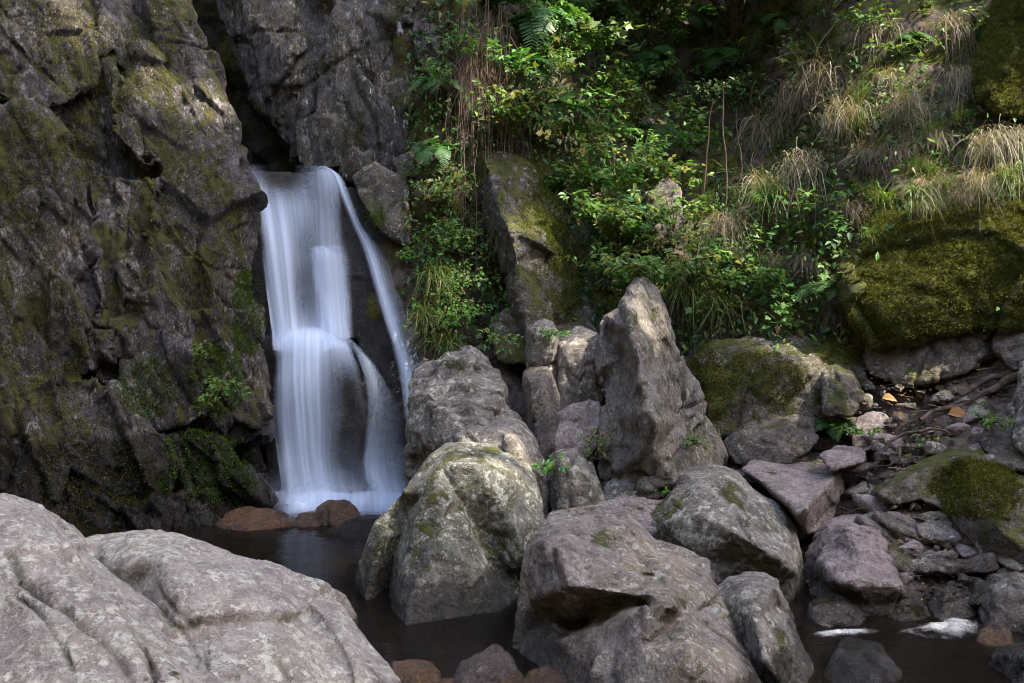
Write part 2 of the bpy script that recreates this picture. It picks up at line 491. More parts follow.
def earth_mat():
    N = NT('earth')
    p = N.pos()
    big = N.noise(p, 1.6, 7, 0.65, 0.4); mid = N.noise(p, 8.0, 8, 0.7); fin = N.noise(p, 60, 5, 0.7)
    c = N.mix(N.step(mid, 0.35, 0.65), (.028, .02, .015), (.13, .098, .08))
    c = N.mix(N.step(N.noise(p, 26, 5, 0.7), 0.56, 0.68), c, (.16, .12, .095))
    mv = N.math('ADD', N.noise(p, 2.4, 7, 0.7, 0.4), N.math('MULTIPLY', fin, 0.25))
    s = N.n('ShaderNodeSeparateXYZ'); N.put(s.inputs[0], p)
    up = N.rng(s.outputs[2], 0.9, 1.5, -0.08, 0.13)
    mm = N.step(N.math('ADD', mv, up), 0.68, 0.82)
    mc = N.mix(N.step(N.math('ADD', N.noise(p, 9, 6, 0.7), N.math('MULTIPLY', N.noise(p, 120, 3, 0.7), 0.5)), 0.55, 0.95), (.018, .024, .006), (.10, .10, .018))
    c = N.mix(mm, c, mc)
    c = N.mix(1.0, c, N.mix(N.rng(fin, 0.3, 0.7, 0, 1), (.6, .6, .6), (1.35, 1.35, 1.35)), 'MULTIPLY')
    h = N.math('ADD', N.math('MULTIPLY', mid, 1.0), N.math('MULTIPLY', fin, 0.5))
    return N.done(N.bsdf(c, 0.95, 0.15, N.bump(h, 0.9, 0.03)))
M['earth'] = earth_mat()

# ------------------------------------------------------------------ setting: ground, bank, water
def tps(ctrl):
    c = np.array(ctrl, float); X = c[:, :2] / 300.0; y = c[:, 2]
    def U(r2): return np.where(r2 > 0, r2 * np.log(r2 + 1e-12), 0)
    n = len(X); K = U(((X[:, None] - X[None]) ** 2).sum(2)) + np.eye(n) * 0.02
    P = np.hstack([np.ones((n, 1)), X])
    A = np.vstack([np.hstack([K, P]), np.hstack([P.T, np.zeros((3, 3))])])
    w = np.linalg.solve(A, np.concatenate([y, np.zeros(3)]))
    def f(u, v):
        Q = np.stack([u, v], 1) / 300.0
        out = np.empty(len(Q))
        for i in range(0, len(Q), 20000):
            q = Q[i:i + 20000]
            out[i:i + 20000] = U(((q[:, None] - X[None]) ** 2).sum(2)) @ w[:n] + np.hstack([np.ones((len(q), 1)), q]) @ w[n:]
        return out
    return f

BANK = tps([
    (-400, -300, 11), (-400, 200, 10), (-400, 500, 9.2), (100, -300, 11), (150, 0, 10.6), (210, 60, 10.6), (215, 150, 10.3), (150, 300, 9.4), (150, 520, 8.8),
    (300, -300, 11), (300, 0, 9.8), (300, 160, 9.5), (300, 400, 9.0), (300, 520, 8.7),
    (430, -300, 10.4), (425, 0, 9.1), (430, 100, 8.8), (432, 200, 8.45), (440, 300, 8.1), (430, 400, 7.9), (400, 520, 7.9),
    (480, -50, 9.4), (480, 120, 8.9), (480, 260, 8.5), (480, 340, 8.0), (480, 460, 7.4), (470, 560, 6.9),
    (560, -300, 11.5), (560, -50, 10.3), (560, 100, 9.5), (560, 200, 9.0), (560, 300, 8.3), (560, 400, 7.5), (580, 500, 6.6), (580, 600, 5.9),
    (660, -300, 13), (660, -50, 12.0), (660, 100, 11.0), (660, 190, 9.0), (660, 300, 8.0), (700, 400, 7.3), (690, 480, 6.6), (690, 600, 5.8),
    (760, -300, 12.5), (740, 0, 12.0), (740, 120, 10.6), (760, 200, 8.3), (770, 280, 7.75), (780, 350, 7.35), (780, 420, 7.15), (790, 500, 6.45), (835, 480, 6.8), (790, 610, 5.5),
    (840, 40, 9.0), (830, 120, 8.3), (840, 200, 7.7), (850, 260, 7.4), (850, 340, 7.2), (870, 385, 6.9), (880, 440, 6.4), (870, 520, 5.8), (880, 610, 5.25), (880, 680, 5.0),
    (950, -300, 11), (940, -40, 9.2), (940, 60, 8.3), (950, 150, 7.6), (950, 220, 7.15), (950, 300, 6.95), (950, 350, 6.95), (960, 400, 6.6), (970, 450, 6.1), (970, 540, 5.5), (980, 620, 5.1), (980, 690, 4.85),
    (1060, -60, 8.6), (1060, 60, 7.6), (1060, 200, 6.9), (1060, 330, 6.6), (1080, 420, 6.0), (1080, 540, 5.2), (1080, 640, 4.8),
    (1400, -300, 8.5), (1400, 100, 6.5), (1400, 400, 5.2), (1400, 640, 4.2)])
def bank_depth(u, v):
    return BANK(np.atleast_1d(np.asarray(u, float)), np.atleast_1d(np.asarray(v, float)))
def bank_point(u, v, out=0.0):
    """The bank's surface at a pixel, moved out towards the viewer by so many metres."""
    return at(u, v, float(bank_depth(u, v)[0]) - out)

us = np.arange(-260, 1421, 5.0); vs = np.arange(-320, 701, 5.0)
UU, VV = np.meshgrid(us, vs)
D = bank_depth(UU.ravel(), VV.ravel())
pts = np.stack([(UU.ravel() - 512) / FPX * D, D, CAM_H - (VV.ravel() - HV) / FPX * D], 1)
nu, nv = len(us), len(vs)
idx = np.arange(nu * nv).reshape(nv, nu)
F = np.stack([idx[:-1, :-1], idx[1:, :-1], idx[1:, 1:], idx[:-1, 1:]], -1).reshape(-1, 4)
me = mesh_np('bank', pts, F)
n = normals_of(me)
fv, _ = facets(pts / 0.55 + 4, 2); fv2, _ = facets(pts / 0.2 + 9, 3)
d = 0.30 * fbm(pts / 0.9 + 3, 5) + 0.06 * fv + 0.035 * fv2 + 0.05 * fbm(pts / 0.16, 4, 0.65)
fade = np.clip((pts[:, 2] - 0.1) / 0.5, 0.25, 1)
set_coords(me, pts + n * (d * fade)[:, None])
bank = tag(link('bank', me, M['earth']), kind='structure')

bm = bmesh.new()
g = 60
for j in range(g + 1):
    for i in range(g + 1):
        x = (i / g - 0.5); y = (j / g - 0.5)
        X = math.copysign(abs(2 * x) ** 3 * 150, x) + x * 24; Yy = math.copysign(abs(2 * y) ** 3 * 150, y) + y * 24 + 4
        r = math.hypot(X, Yy - 4)
        z = -0.32 + 0.05 * math.sin(X * 3.1 + Yy) * math.cos(Yy * 2.3)
        side = max(0.0, -X - 4.2) * 3.0 + max(0.0, X - 5.5) * 0.75; z += min(side, 13)  # unseen side slopes, steeper on the left, raised to block sky light
        z += max(0.0, Yy - 13) * 0.8 if Yy < 40 else 21
        z += min(max(0.0, -Yy - 2.5) * 1.5, 12)  # unseen slope behind the camera, raised to block low sky light
        bm.verts.new((X, Yy, z))
bm.verts.ensure_lookup_table()
for j in range(g):
    for i in range(g):
        a = j * (g + 1) + i
        bm.faces.new([bm.verts[k] for k in (a, a + 1, a + g + 2, a + g + 1)]).smooth = True
me = bpy.data.meshes.new('ground'); bm.to_mesh(me); bm.free()
tag(link('ground', me, M['earth']), kind='structure')

def water_mat():
    N = NT('pool_water')
    p = N.pos()
    mp = N.n('ShaderNodeMapping'); N.put(mp.inputs['Vector'], p); mp.inputs['Scale'].default_value = (1.0, 1.6, 1.0)
    h = N.math('ADD', N.noise(mp.outputs[0], 5.0, 3, 0.5, 0.3), N.math('MULTIPLY', N.noise(mp.outputs[0], 18.0, 2, 0.5), 0.25))
    nrm = N.bump(h, 0.14, 0.05)
    b = N.bsdf((.016, .0125, .009), 0.09, 0.5, nrm)
    tr = N.n('ShaderNodeBsdfTransparent'); tr.inputs[0].default_value = (.30, .18, .09, 1)
    fr = N.n('ShaderNodeFresnel'); fr.inputs[0].default_value = 1.33
    mx = N.n('ShaderNodeMixShader'); N.put(mx.inputs[0], N.math('ADD', N.math('MULTIPLY', fr.outputs[0], 0.6), 0.42, clamp=True))
    N.t.links.new(tr.outputs[0], mx.inputs[1]); N.t.links.new(b, mx.inputs[2])
    return N.done(mx.outputs[0])
M['water'] = water_mat()
xs = np.linspace(-7, 7, 90); ys = np.linspace(-3, 9.5, 90)
XX, YY = np.meshgrid(xs, ys)
idx = np.arange(8100).reshape(90, 90)
F = np.stack([idx[:-1, :-1], idx[:-1, 1:], idx[1:, 1:], idx[1:, :-1]], -1).reshape(-1, 4)
tag(link('water', mesh_np('water', np.stack([XX.ravel(), YY.ravel(), np.zeros(8100)], 1), F), M['water']), kind='structure')

# ------------------------------------------------------------------ cliff left of the fall, one mass of rock
cl = [
    [(-260, -330, 9.0), (110, -330, 10.2), (170, 0, 8.8), (240, 150, 8.5), (274, 510, 7.75), (274, 560, 7.75), (-260, 590, 6.8), (-260, 200, 7.4), (60, 200, 7.7), (100, 400, 7.3)],
    [(160, 150, 7.72), (190, 138, 7.85), (228, 152, 8.0), (244, 182, 7.85), (256, 290, 7.6), (265, 390, 7.45), (271, 440, 7.4), (200, 470, 7.15), (158, 420, 7.1), (146, 320, 7.15), (150, 220, 7.3), (205, 260, 7.3), (225, 400, 7.2)],
    [(40, -120, 8.5), (150, -120, 9.0), (166, 10, 8.6), (186, 72, 8.3), (214, 82, 8.25), (236, 128, 8.2), (240, 160, 8.1), (170, 210, 7.7), (100, 250, 7.35), (60, 190, 7.4), (50, 60, 7.8)],
    [(-260, 110, 6.5), (0, 104, 7.1), (45, 110, 7.15), (75, 150, 7.1), (100, 235, 7.05), (112, 300, 6.95), (105, 350, 6.9), (60, 400, 6.75), (-260, 420, 6.0)],
    [(-260, 400, 5.9), (0, 402, 6.55), (68, 374, 6.75), (112, 392, 6.8), (132, 415, 6.78), (166, 440, 6.8), (172, 480, 6.8), (165, 530, 6.75), (80, 545, 6.6), (-260, 600, 5.8)],
    [(-260, -200, 7.6), (0, -150, 8.1), (60, -60, 8.2), (88, 20, 8.0), (100, 85, 7.75), (60, 108, 7.35), (0, 98, 7.2), (-260, 90, 6.8)],
    [(165, 440, 7.0), (190, 432, 7.0), (222, 436, 7.05), (240, 462, 7.1), (266, 500, 7.2), (272, 540, 7.15), (160, 540, 6.85)],
    [(150, 330, 7.1), (190, 350, 7.0), (222, 390, 7.1), (200, 420, 7.0), (150, 430, 6.95), (120, 390, 6.95)],
    [(85, 170, 7.45), (150, 180, 7.5), (165, 300, 7.2), (150, 400, 7.1), (95, 380, 6.95), (92, 270, 7.1), (125, 280, 7.05)],
    [(108, 60, 7.75), (140, 45, 7.9), (178, 90, 8.0), (185, 150, 7.8), (150, 170, 7.5), (112, 130, 7.5)],
]
cliff = rock('cliff', cl, M['cliff'], thick=0.9, px=2.2, round_=0.006, amp=0.22, facet=1.7, fine=1.3, chips=0, seed=3, ncracks=8, crack_depth=2.0, stretch=(2.0, 1.2, 0.7), scales=(0.75, 0.32, 0.13), dip=0.45)
tag(cliff, 'tall dark mossy rock face left of the waterfall', 'cliff', kind='structure')

up = [
    [(228, -140, 9.5), (320, -140, 9.6), (322, 20, 9.1), (318, 110, 8.95), (304, 160, 8.95), (288, 160, 9.0), (276, 110, 9.0), (252, 84, 9.05), (230, 50, 9.15), (228, 0, 9.2), (255, 20, 8.95), (290, 60, 8.85)],
    [(322, -140, 9.6), (440, -140, 9.6), (412, 20, 9.1), (420, 70, 8.95), (410, 130, 8.8), (395, 190, 8.65), (345, 175, 8.7), (318, 120, 8.8), (326, 20, 8.95), (370, 60, 8.75)],
    [(285, 130, 8.9), (320, 112, 8.75), (352, 125, 8.7), (360, 170, 8.65), (300, 168, 8.8), (284, 166, 8.95)],
    [(405, 20, 8.9), (422, 6, 8.9), (440, 25, 8.9), (440, 70, 8.8), (418, 78, 8.8)],
]
tag(rock('cliff', up, M['upper'], thick=0.9, px=2.3, round_=0.012, amp=0.4, facet=1.5, fine=1.2, chips=0, scales=(0.7, 0.3, 0.12), dip=-0.15, seed=8, ncracks=6, crack_depth=2.2, stretch=(1.4, 1, 0.75)), 'brown rock wall with white lichen spots above the waterfall lip', 'cliff', kind='structure')

led = [
    [(236, 168, 8.75), (335, 172, 8.7), (352, 195, 8.55), (358, 335, 8.22), (262, 335, 8.15), (250, 250, 8.3), (240, 400, 8.3), (380, 300, 8.3)],
    [(262, 336, 8.06), (335, 336, 8.06), (350, 348, 8.0), (372, 480, 7.95), (275, 520, 7.9), (262, 400, 8.0), (270, 560, 7.85), (420, 560, 7.85)],
    [(322, 352, 7.86), (340, 344, 7.9), (356, 360, 7.88), (363, 400, 7.83), (358, 450, 7.77), (346, 500, 7.7), (330, 520, 7.72), (322, 440, 7.8)],
    [(350, 185, 8.6), (395, 200, 8.55), (430, 330, 8.2), (440, 420, 8.0), (430, 540, 7.8), (380, 540, 7.85), (365, 400, 8.05), (352, 300, 8.3)],
    [(350, 490, 7.7), (375, 480, 7.75), (385, 520, 7.65), (340, 530, 7.6)],
]
wl = rock('waterfall_ledge', led, M['wetblack'], thick=0.8, px=2.6, round_=0.05, amp=0.2, facet=0.35, fine=1.0, seed=12, ncracks=2, chips=0)
tag(wl, 'black wet stepped rock behind the falling water', 'rock ledge')
tag(rock('boulder', [[(352, 176, 8.5), (372, 163, 8.5), (405, 178, 8.4), (414, 215, 8.3), (408, 250, 8.25), (385, 235, 8.25), (362, 205, 8.35)],
                      [(392, 160, 8.55), (412, 150, 8.5), (420, 175, 8.45), (400, 180, 8.45)]], M['slabmoss'], thick=0.5, px=2.4, round_=0.03, facet=0.6, fine=1.4, seed=14),
    'reddish brown rock beside the waterfall lip on its right', 'rock')

# ------------------------------------------------------------------ boulders
def B(label, hulls, mat, name='boulder', cat='boulder', group=None, **kw):
    o = rock(name, hulls, M[mat], **kw)
    return tag(o, label, cat, group)

B('huge pale lichen spotted boulder with long dark cracks in the bottom left corner',
  [{'relief': 0.15, 'out': [(-300, 440, 4.0), (-60, 480, 4.1), (0, 498, 4.05), (14, 502, 4.05), (38, 512, 4.0), (56, 530, 3.95), (70, 543, 3.95), (80, 548, 4.4), (100, 541, 4.55), (130, 533, 4.65), (160, 531, 4.7), (185, 536, 4.7), (205, 540, 4.68), (235, 553, 4.6), (262, 562, 4.55), (285, 570, 4.5), (296, 580, 4.45), (312, 585, 4.42), (330, 594, 4.38), (345, 600, 4.35), (355, 615, 4.28), (370, 638, 4.15), (385, 660, 4.0), (398, 683, 3.88), (425, 740, 3.65), (440, 820, 3.4), (150, 900, 2.75), (-300, 900, 2.4)],
    'in': [[(20, 530, 3.75), (60, 552, 3.66), (98, 588, 3.50), (140, 630, 3.32), (185, 683, 3.15)], [(0, 560, 3.55)], [(-100, 560, 3.5)], [(40, 620, 3.25)], [(0, 680, 3.05)], [(100, 700, 2.98)], [(-150, 700, 2.9)],
           [(82, 556, 4.34), (105, 571, 4.20), (127, 588, 4.04), (152, 606, 3.88), (180, 634, 3.66)], [(115, 570, 4.05), (135, 562, 4.0), (165, 564, 3.98), (185, 572, 3.95), (215, 572, 4.0), (250, 590, 3.95), (280, 620, 3.82), (300, 650, 3.68), (320, 683, 3.52)],
           [(180, 600, 3.76), (220, 625, 3.70), (250, 660, 3.55)], [(200, 660, 3.45)], [(270, 720, 3.3)], [(300, 590, 4.25), (305, 610, 4.14), (325, 650, 3.92), (335, 672, 3.80)], [(320, 605, 4.12), (345, 625, 4.03), (360, 665, 3.83), (350, 710, 3.62)], [(200, 552, 4.4), (250, 572, 4.25)]]}],
  'fore', thick=0.9, foot=-0.35, px=2.3, round_=0.035, amp=0.35, facet=0.55, fine=0.9, seed=21, ncracks=0,
  cracks=[((2, 545, 3.6), (55, 615, 3.3), (0.1, 1, -0.5)), ((55, 612, 3.3), (118, 683, 3.0), (0.2, 1, -0.4)), ((20, 590, 3.4), (75, 683, 3.1), (0, 1, -0.6)), ((185, 575, 3.9), (225, 620, 3.7), (0, 1, -0.3)), ((222, 612, 3.75), (280, 683, 3.4), (0.1, 1, -0.4)), ((130, 620, 3.4), (178, 683, 3.2), (0, 1, -0.3)), ((145, 590, 3.7), (200, 683, 3.3), (0, 1, -0.2)), ((65, 610, 3.3), (95, 640, 3.2), (0, 1, 0.2))], crack_depth=1.4)

B('rounded boulder standing in the pool with a smooth sunlit top',
  [{'relief': 0.35, 'out': [(355, 650, 5.45), (356, 598, 5.5), (362, 560, 5.5), (376, 524, 5.55), (388, 508, 5.6), (400, 494, 5.65), (415, 474, 5.72), (432, 455, 5.8), (447, 444, 5.9), (468, 443, 6.0), (492, 446, 6.0), (512, 450, 5.95), (524, 462, 5.9), (536, 480, 5.8), (543, 502, 5.7), (546, 525, 5.6), (540, 545, 5.55), (532, 575, 5.5), (522, 600, 5.4), (515, 650, 5.25)],
    'in': [[(440, 464, 5.60), (460, 466, 5.52), (485, 468, 5.52), (508, 472, 5.58)], [(450, 488, 5.5)], [(490, 495, 5.45), (520, 510, 5.48)], [(505, 540, 5.44)], [(528, 545, 5.46)],
           [(412, 505, 5.64), (403, 530, 5.60), (393, 560, 5.57), (388, 600, 5.52), (387, 650, 5.45)], [(383, 535, 5.42), (372, 575, 5.34), (368, 610, 5.32)],
           [(428, 493, 5.42), (436, 493, 5.38), (450, 500, 5.36)], [(420, 505, 5.38), (408, 545, 5.28), (397, 590, 5.22), (394, 650, 5.12)], [(440, 525, 5.28), (432, 550, 5.18), (420, 580, 5.12), (408, 606, 5.06), (406, 650, 4.98)],
           [(465, 520, 5.33), (475, 545, 5.28), (483, 575, 5.22), (500, 603, 5.2), (503, 650, 5.1)], [(458, 503, 5.47), (474, 526, 5.46), (490, 550, 5.43), (504, 575, 5.40), (518, 598, 5.37)], [(516, 530, 5.40), (522, 555, 5.38)]]}],
  'olive', thick=0.45, foot=-0.35, px=1.9, round_=0.024, amp=0.8, facet=0.5, fine=1.0, seed=23, ncracks=0, cracks=[((500, 545, 5.4), (530, 590, 5.3), (0, 1, 0)), ((486, 545, 5.3), (515, 600, 5.2), (0, 1, 0))])

B('blocky grey boulder with stepped top right of the waterfall foot',
  [{'out': [(405, 400, 7.0), (408, 380, 7.1), (413, 369, 7.2), (430, 360, 7.3), (445, 350, 7.4), (470, 346, 7.4), (480, 352, 7.35), (490, 365, 7.2), (500, 372, 7.1), (506, 385, 7.0), (508, 400, 6.9), (520, 430, 6.7), (515, 500, 6.4), (420, 500, 6.55), (410, 470, 6.7), (409, 420, 6.85)],
    'in': [[(440, 365, 7.08), (470, 362, 7.02)], [(420, 392, 6.95), (440, 382, 6.97), (465, 373, 7.0), (485, 372, 7.02)], [(430, 400, 6.78), (465, 387, 6.82), (500, 384, 6.9)], [(440, 422, 6.64), (470, 402, 6.66), (500, 400, 6.72)], [(425, 440, 6.62)], [(450, 450, 6.5), (490, 430, 6.52)]]}],
  'grey', thick=0.4, foot=-0.2, px=1.9, round_=0.018, facet=1.3, seed=25, ncracks=3)
B('grey rock with flat angled top just behind the sunlit boulder',
  [{'out': [(445, 445, 6.4), (446, 432, 6.45), (452, 426, 6.5), (480, 418, 6.6), (500, 411, 6.65), (512, 413, 6.6), (524, 422, 6.5), (535, 440, 6.4), (545, 460, 6.3), (552, 490, 6.1), (545, 540, 5.95), (460, 540, 5.95)],
    'in': [[(458, 438, 6.24), (480, 432, 6.26), (498, 428, 6.28), (512, 440, 6.12)], [(506, 418, 6.48), (514, 428, 6.3)], [(470, 462, 6.16), (500, 462, 6.1)], [(525, 470, 6.08)]]}],
  'grey', thick=0.35, foot=-0.2, px=1.9, round_=0.014, facet=0.8, seed=27)
B('small squarish grey stone topping the pile beside the mossy slab',
  [[(525, 330, 7.3), (536, 320, 7.3), (552, 321, 7.3), (560, 334, 7.25), (560, 372, 7.15), (528, 372, 7.15), (536, 332, 7.1), (552, 340, 7.08)]], 'grey', name='stone', cat='stone', thick=0.25, px=1.9, round_=0.012, facet=0.8, seed=29, foot=0.8)
B('grey block with rounded shoulders wedged against the pointed slab',
  [[(556, 340, 7.25), (578, 329, 7.3), (600, 334, 7.2), (606, 372, 7.1), (600, 410, 7.0), (560, 410, 7.0), (562, 350, 7.05), (592, 350, 7.0)]], 'grey', thick=0.4, px=1.9, round_=0.012, facet=0.9, seed=31, foot=0.5)
B('upright brown grey block with squared top in the middle of the pile',
  [{'out': [(523, 380, 7.0), (524, 372, 7.05), (535, 366, 7.15), (548, 366, 7.1), (551, 375, 7.0), (560, 395, 6.9), (566, 415, 6.8), (565, 440, 6.7), (560, 470, 6.5), (530, 470, 6.55), (526, 420, 6.8)],
    'in': [[(528, 379, 6.84), (540, 377, 6.82), (549, 377, 6.84)], [(546, 400, 6.7), (556, 420, 6.6), (554, 445, 6.52)], [(532, 400, 6.74), (537, 430, 6.62), (538, 460, 6.52)]]}],
  'brown', thick=0.3, foot=0.3, px=1.8, round_=0.010, facet=0.5, seed=33)
B('tall pointed slab with a sharp ridge leaning over the rock pile',
  [{'relief': 0.45, 'out': [(622, 296, 7.2), (628, 283, 7.26), (638, 275, 7.32), (648, 277, 7.32), (655, 290, 7.27), (664, 308, 7.22), (672, 330, 7.12), (680, 355, 7.02), (695, 385, 6.92), (710, 420, 6.77), (722, 445, 6.62), (728, 470, 6.52), (720, 520, 6.22), (600, 520, 6.22), (598, 470, 6.32), (604, 420, 6.52), (603, 400, 6.67), (598, 370, 6.82), (599, 345, 6.92), (601, 325, 7.02), (606, 316, 7.07), (620, 310, 7.07)],
    'in': [[(640, 285, 7.12), (636, 300, 6.90), (629, 312, 6.74), (630, 330, 6.60), (637, 350, 6.42), (640, 362, 6.35), (641, 380, 6.22), (646, 398, 6.12), (643, 410, 6.06), (655, 422, 5.98), (650, 445, 6.02)], [(610, 340, 6.97), (618, 360, 6.80), (605, 382, 6.80)], [(626, 378, 6.56)], [(612, 420, 6.48), (625, 402, 6.44)],
           [(665, 360, 6.80), (680, 420, 6.56)], [(665, 432, 6.22), (690, 462, 6.30)], [(670, 480, 6.04), (700, 490, 6.22)], [(630, 470, 6.14), (610, 480, 6.22)], [(650, 490, 6.02)]]}],
  'slabrock', thick=0.3, foot=0.1, px=1.9, round_=0.012, amp=0.6, facet=1.0, fine=1.2, seed=35, ncracks=5, crack_depth=1.3, dip=-0.5, stretch=(1.7, 1, 0.6))
B('pale cracked stone at the foot of the upright block', [[(548, 420, 6.6), (575, 404, 6.65), (600, 400, 6.7), (604, 420, 6.6), (585, 450, 6.4), (545, 452, 6.4), (560, 425, 6.45)]], 'pink', name='stone', cat='stone', thick=0.3, px=1.9, round_=0.015, facet=0.9, seed=36, foot=0.2)
B('dark rounded rock between the sunlit boulder and the pointed slab', [[(548, 460, 6.15), (558, 448, 6.2), (578, 447, 6.2), (592, 465, 6.1), (606, 500, 5.95), (602, 530, 5.9), (556, 530, 5.9), (562, 465, 5.95), (580, 475, 5.9)]], 'grey', thick=0.35, px=1.9, round_=0.012, facet=0.8, seed=37, foot=0.0)
B('small grey stone lying under the ridge of the pointed slab', [[(604, 488, 6.2), (620, 474, 6.25), (648, 474, 6.25), (664, 486, 6.2), (660, 510, 6.0), (604, 510, 6.0), (630, 488, 6.0)]], 'grey', name='stone', cat='stone', thick=0.25, px=1.9, round_=0.015, facet=0.8, seed=39, foot=0.1)
B('flat pale stone just behind the large overhanging boulder', [[(578, 508, 5.8), (620, 497, 5.9), (690, 505, 5.9), (690, 530, 5.6), (600, 530, 5.6)]], 'pink', name='stone', cat='stone', thick=0.2, px=1.9, round_=0.015, facet=0.6, seed=40, foot=0.0)

B('large brown grey boulder with a dark undercut front, at the bottom centre',
  [{'out': [(508, 660, 4.6), (512, 640, 4.62), (519, 600, 4.7), (525, 565, 4.75), (531, 545, 4.85), (540, 526, 5.1), (548, 514, 5.25), (560, 510, 5.3), (590, 508, 5.3), (612, 510, 5.25), (625, 513, 5.2), (640, 525, 5.1), (652, 538, 5.05), (680, 545, 5.0), (700, 555, 4.9), (709, 560, 4.85), (710, 580, 4.7), (722, 600, 4.6), (740, 635, 4.45), (760, 670, 4.3), (775, 700, 4.2), (770, 760, 4.0), (640, 780, 3.85), (540, 760, 4.1), (505, 700, 4.5)],
    'in': [[(533, 548, 4.76), (545, 544, 4.70), (558, 548, 4.60), (563, 566, 4.48), (569, 586, 4.38), (590, 588, 4.33), (613, 592, 4.29), (639, 596, 4.26), (652, 594, 4.25)], [(553, 612, 4.62), (575, 628, 4.54), (600, 617, 4.48), (617, 607, 4.42), (636, 601, 4.33)],
           [(547, 656, 4.40), (556, 640, 4.38), (580, 634, 4.32), (596, 629, 4.28), (612, 618, 4.26), (627, 610, 4.22), (665, 607, 4.15), (677, 609, 4.13)], [(646, 574, 4.50), (660, 583, 4.42), (672, 592, 4.31), (683, 615, 4.24), (700, 632, 4.20), (730, 650, 4.14), (752, 672, 4.10)],
           [(561, 539, 4.72), (584, 526, 4.88), (611, 531, 4.85), (619, 514, 5.08)], [(600, 560, 4.55)], [(630, 571, 4.48), (662, 574, 4.46), (690, 590, 4.42), (706, 612, 4.36), (730, 640, 4.22)], [(660, 550, 4.82), (690, 562, 4.72)],
           [(600, 650, 4.2), (640, 650, 4.08), (690, 652, 3.98)], [(720, 685, 3.93)], [(640, 700, 3.9)], [(560, 690, 4.28)], [(582, 665, 4.25)], [(518, 640, 4.58), (530, 600, 4.62), (545, 570, 4.62)]]}],
  'warmgrey', thick=0.3, foot=-0.35, px=1.9, round_=0.020, amp=0.7, facet=0.5, seed=41, ncracks=1, cracks=[((600, 603, 4.3), (680, 600, 4.2), (0, 1, -0.2)), ((672, 590, 4.3), (780, 690, 4.1), (0, 1, -0.3))], crack_depth=1.4)
B('grey rock with a blunt peak leaning on the right side of the undercut boulder',
  [{'out': [(706, 600, 4.75), (714, 590, 4.8), (728, 578, 4.85), (748, 572, 4.9), (764, 572, 4.9), (776, 580, 4.85), (786, 605, 4.7), (796, 635, 4.55), (812, 665, 4.4), (820, 700, 4.25), (815, 770, 4.0), (740, 770, 4.05), (748, 690, 4.3), (735, 650, 4.45), (722, 625, 4.6)],
    'in': [[(725, 600, 4.62), (745, 590, 4.58), (772, 590, 4.58)], [(755, 620, 4.42), (765, 660, 4.25)], [(785, 640, 4.38), (795, 700, 4.15)], [(770, 720, 4.08)]]}],
  'grey', thick=0.35, px=1.9, round_=0.018, facet=0.7, seed=43, foot=-0.3)
B('dark stone poking up in front of the undercut boulder', [[(582, 690, 4.0), (592, 660, 4.02), (608, 643, 4.05), (634, 650, 4.03), (668, 676, 3.95), (692, 720, 3.85), (580, 740, 3.85), (625, 680, 3.85)]], 'grey', thick=0.3, px=2.0, round_=0.02, facet=0.7, seed=45, foot=-0.3)
B('big rounded light grey boulder with speckled lichen in the centre of the pile',
  [{'out': [(647, 530, 5.75), (650, 512, 5.8), (664, 498, 5.9), (675, 485, 6.0), (682, 472, 6.1), (700, 466, 6.2), (722, 464, 6.25), (738, 472, 6.2), (755, 490, 6.1), (772, 500, 6.0), (786, 512, 5.9), (795, 530, 5.8), (803, 560, 5.65), (804, 580, 5.55), (800, 610, 5.4), (790, 640, 5.2), (700, 640, 5.2), (680, 590, 5.4), (660, 560, 5.6)],
    'in': [[(676, 492, 5.82), (700, 482, 5.82), (735, 486, 5.82), (765, 510, 5.68), (785, 535, 5.56)], [(665, 525, 5.6), (700, 515, 5.56), (730, 530, 5.45)], [(755, 545, 5.36), (780, 560, 5.31), (797, 575, 5.4)], [(735, 566, 5.44), (770, 592, 5.38)], [(700, 560, 5.45)], [(720, 600, 5.3)], [(790, 610, 5.3)]]}],
  'grey', thick=0.45, foot=-0.2, px=1.9, round_=0.03, amp=1.0, facet=0.6, seed=47, ncracks=1)
B('flat topped pinkish slab behind the speckled boulder',
  [{'out': [(740, 468, 6.38), (745, 465, 6.48), (755, 455, 6.68), (770, 447, 6.93), (790, 445, 6.98), (815, 447, 6.98), (833, 446, 6.98), (838, 452, 6.83), (842, 470, 6.48), (843, 490, 6.33), (838, 505, 6.23), (830, 530, 5.98), (800, 540, 5.93), (795, 520, 5.98), (780, 500, 6.03)],
    'in': [[(838, 458, 6.63), (840, 471, 6.34), (822, 490, 6.06), (806, 508, 5.84), (797, 514, 5.82), (785, 500, 5.94), (762, 482, 6.20)], [(806, 532, 5.94), (830, 508, 6.20)], [(790, 465, 6.48), (815, 465, 6.48)], [(803, 488, 6.13)]]}],
  'pink', thick=0.2, foot=0.2, px=1.8, round_=0.010, amp=0.4, facet=0.4, seed=49, ncracks=1)
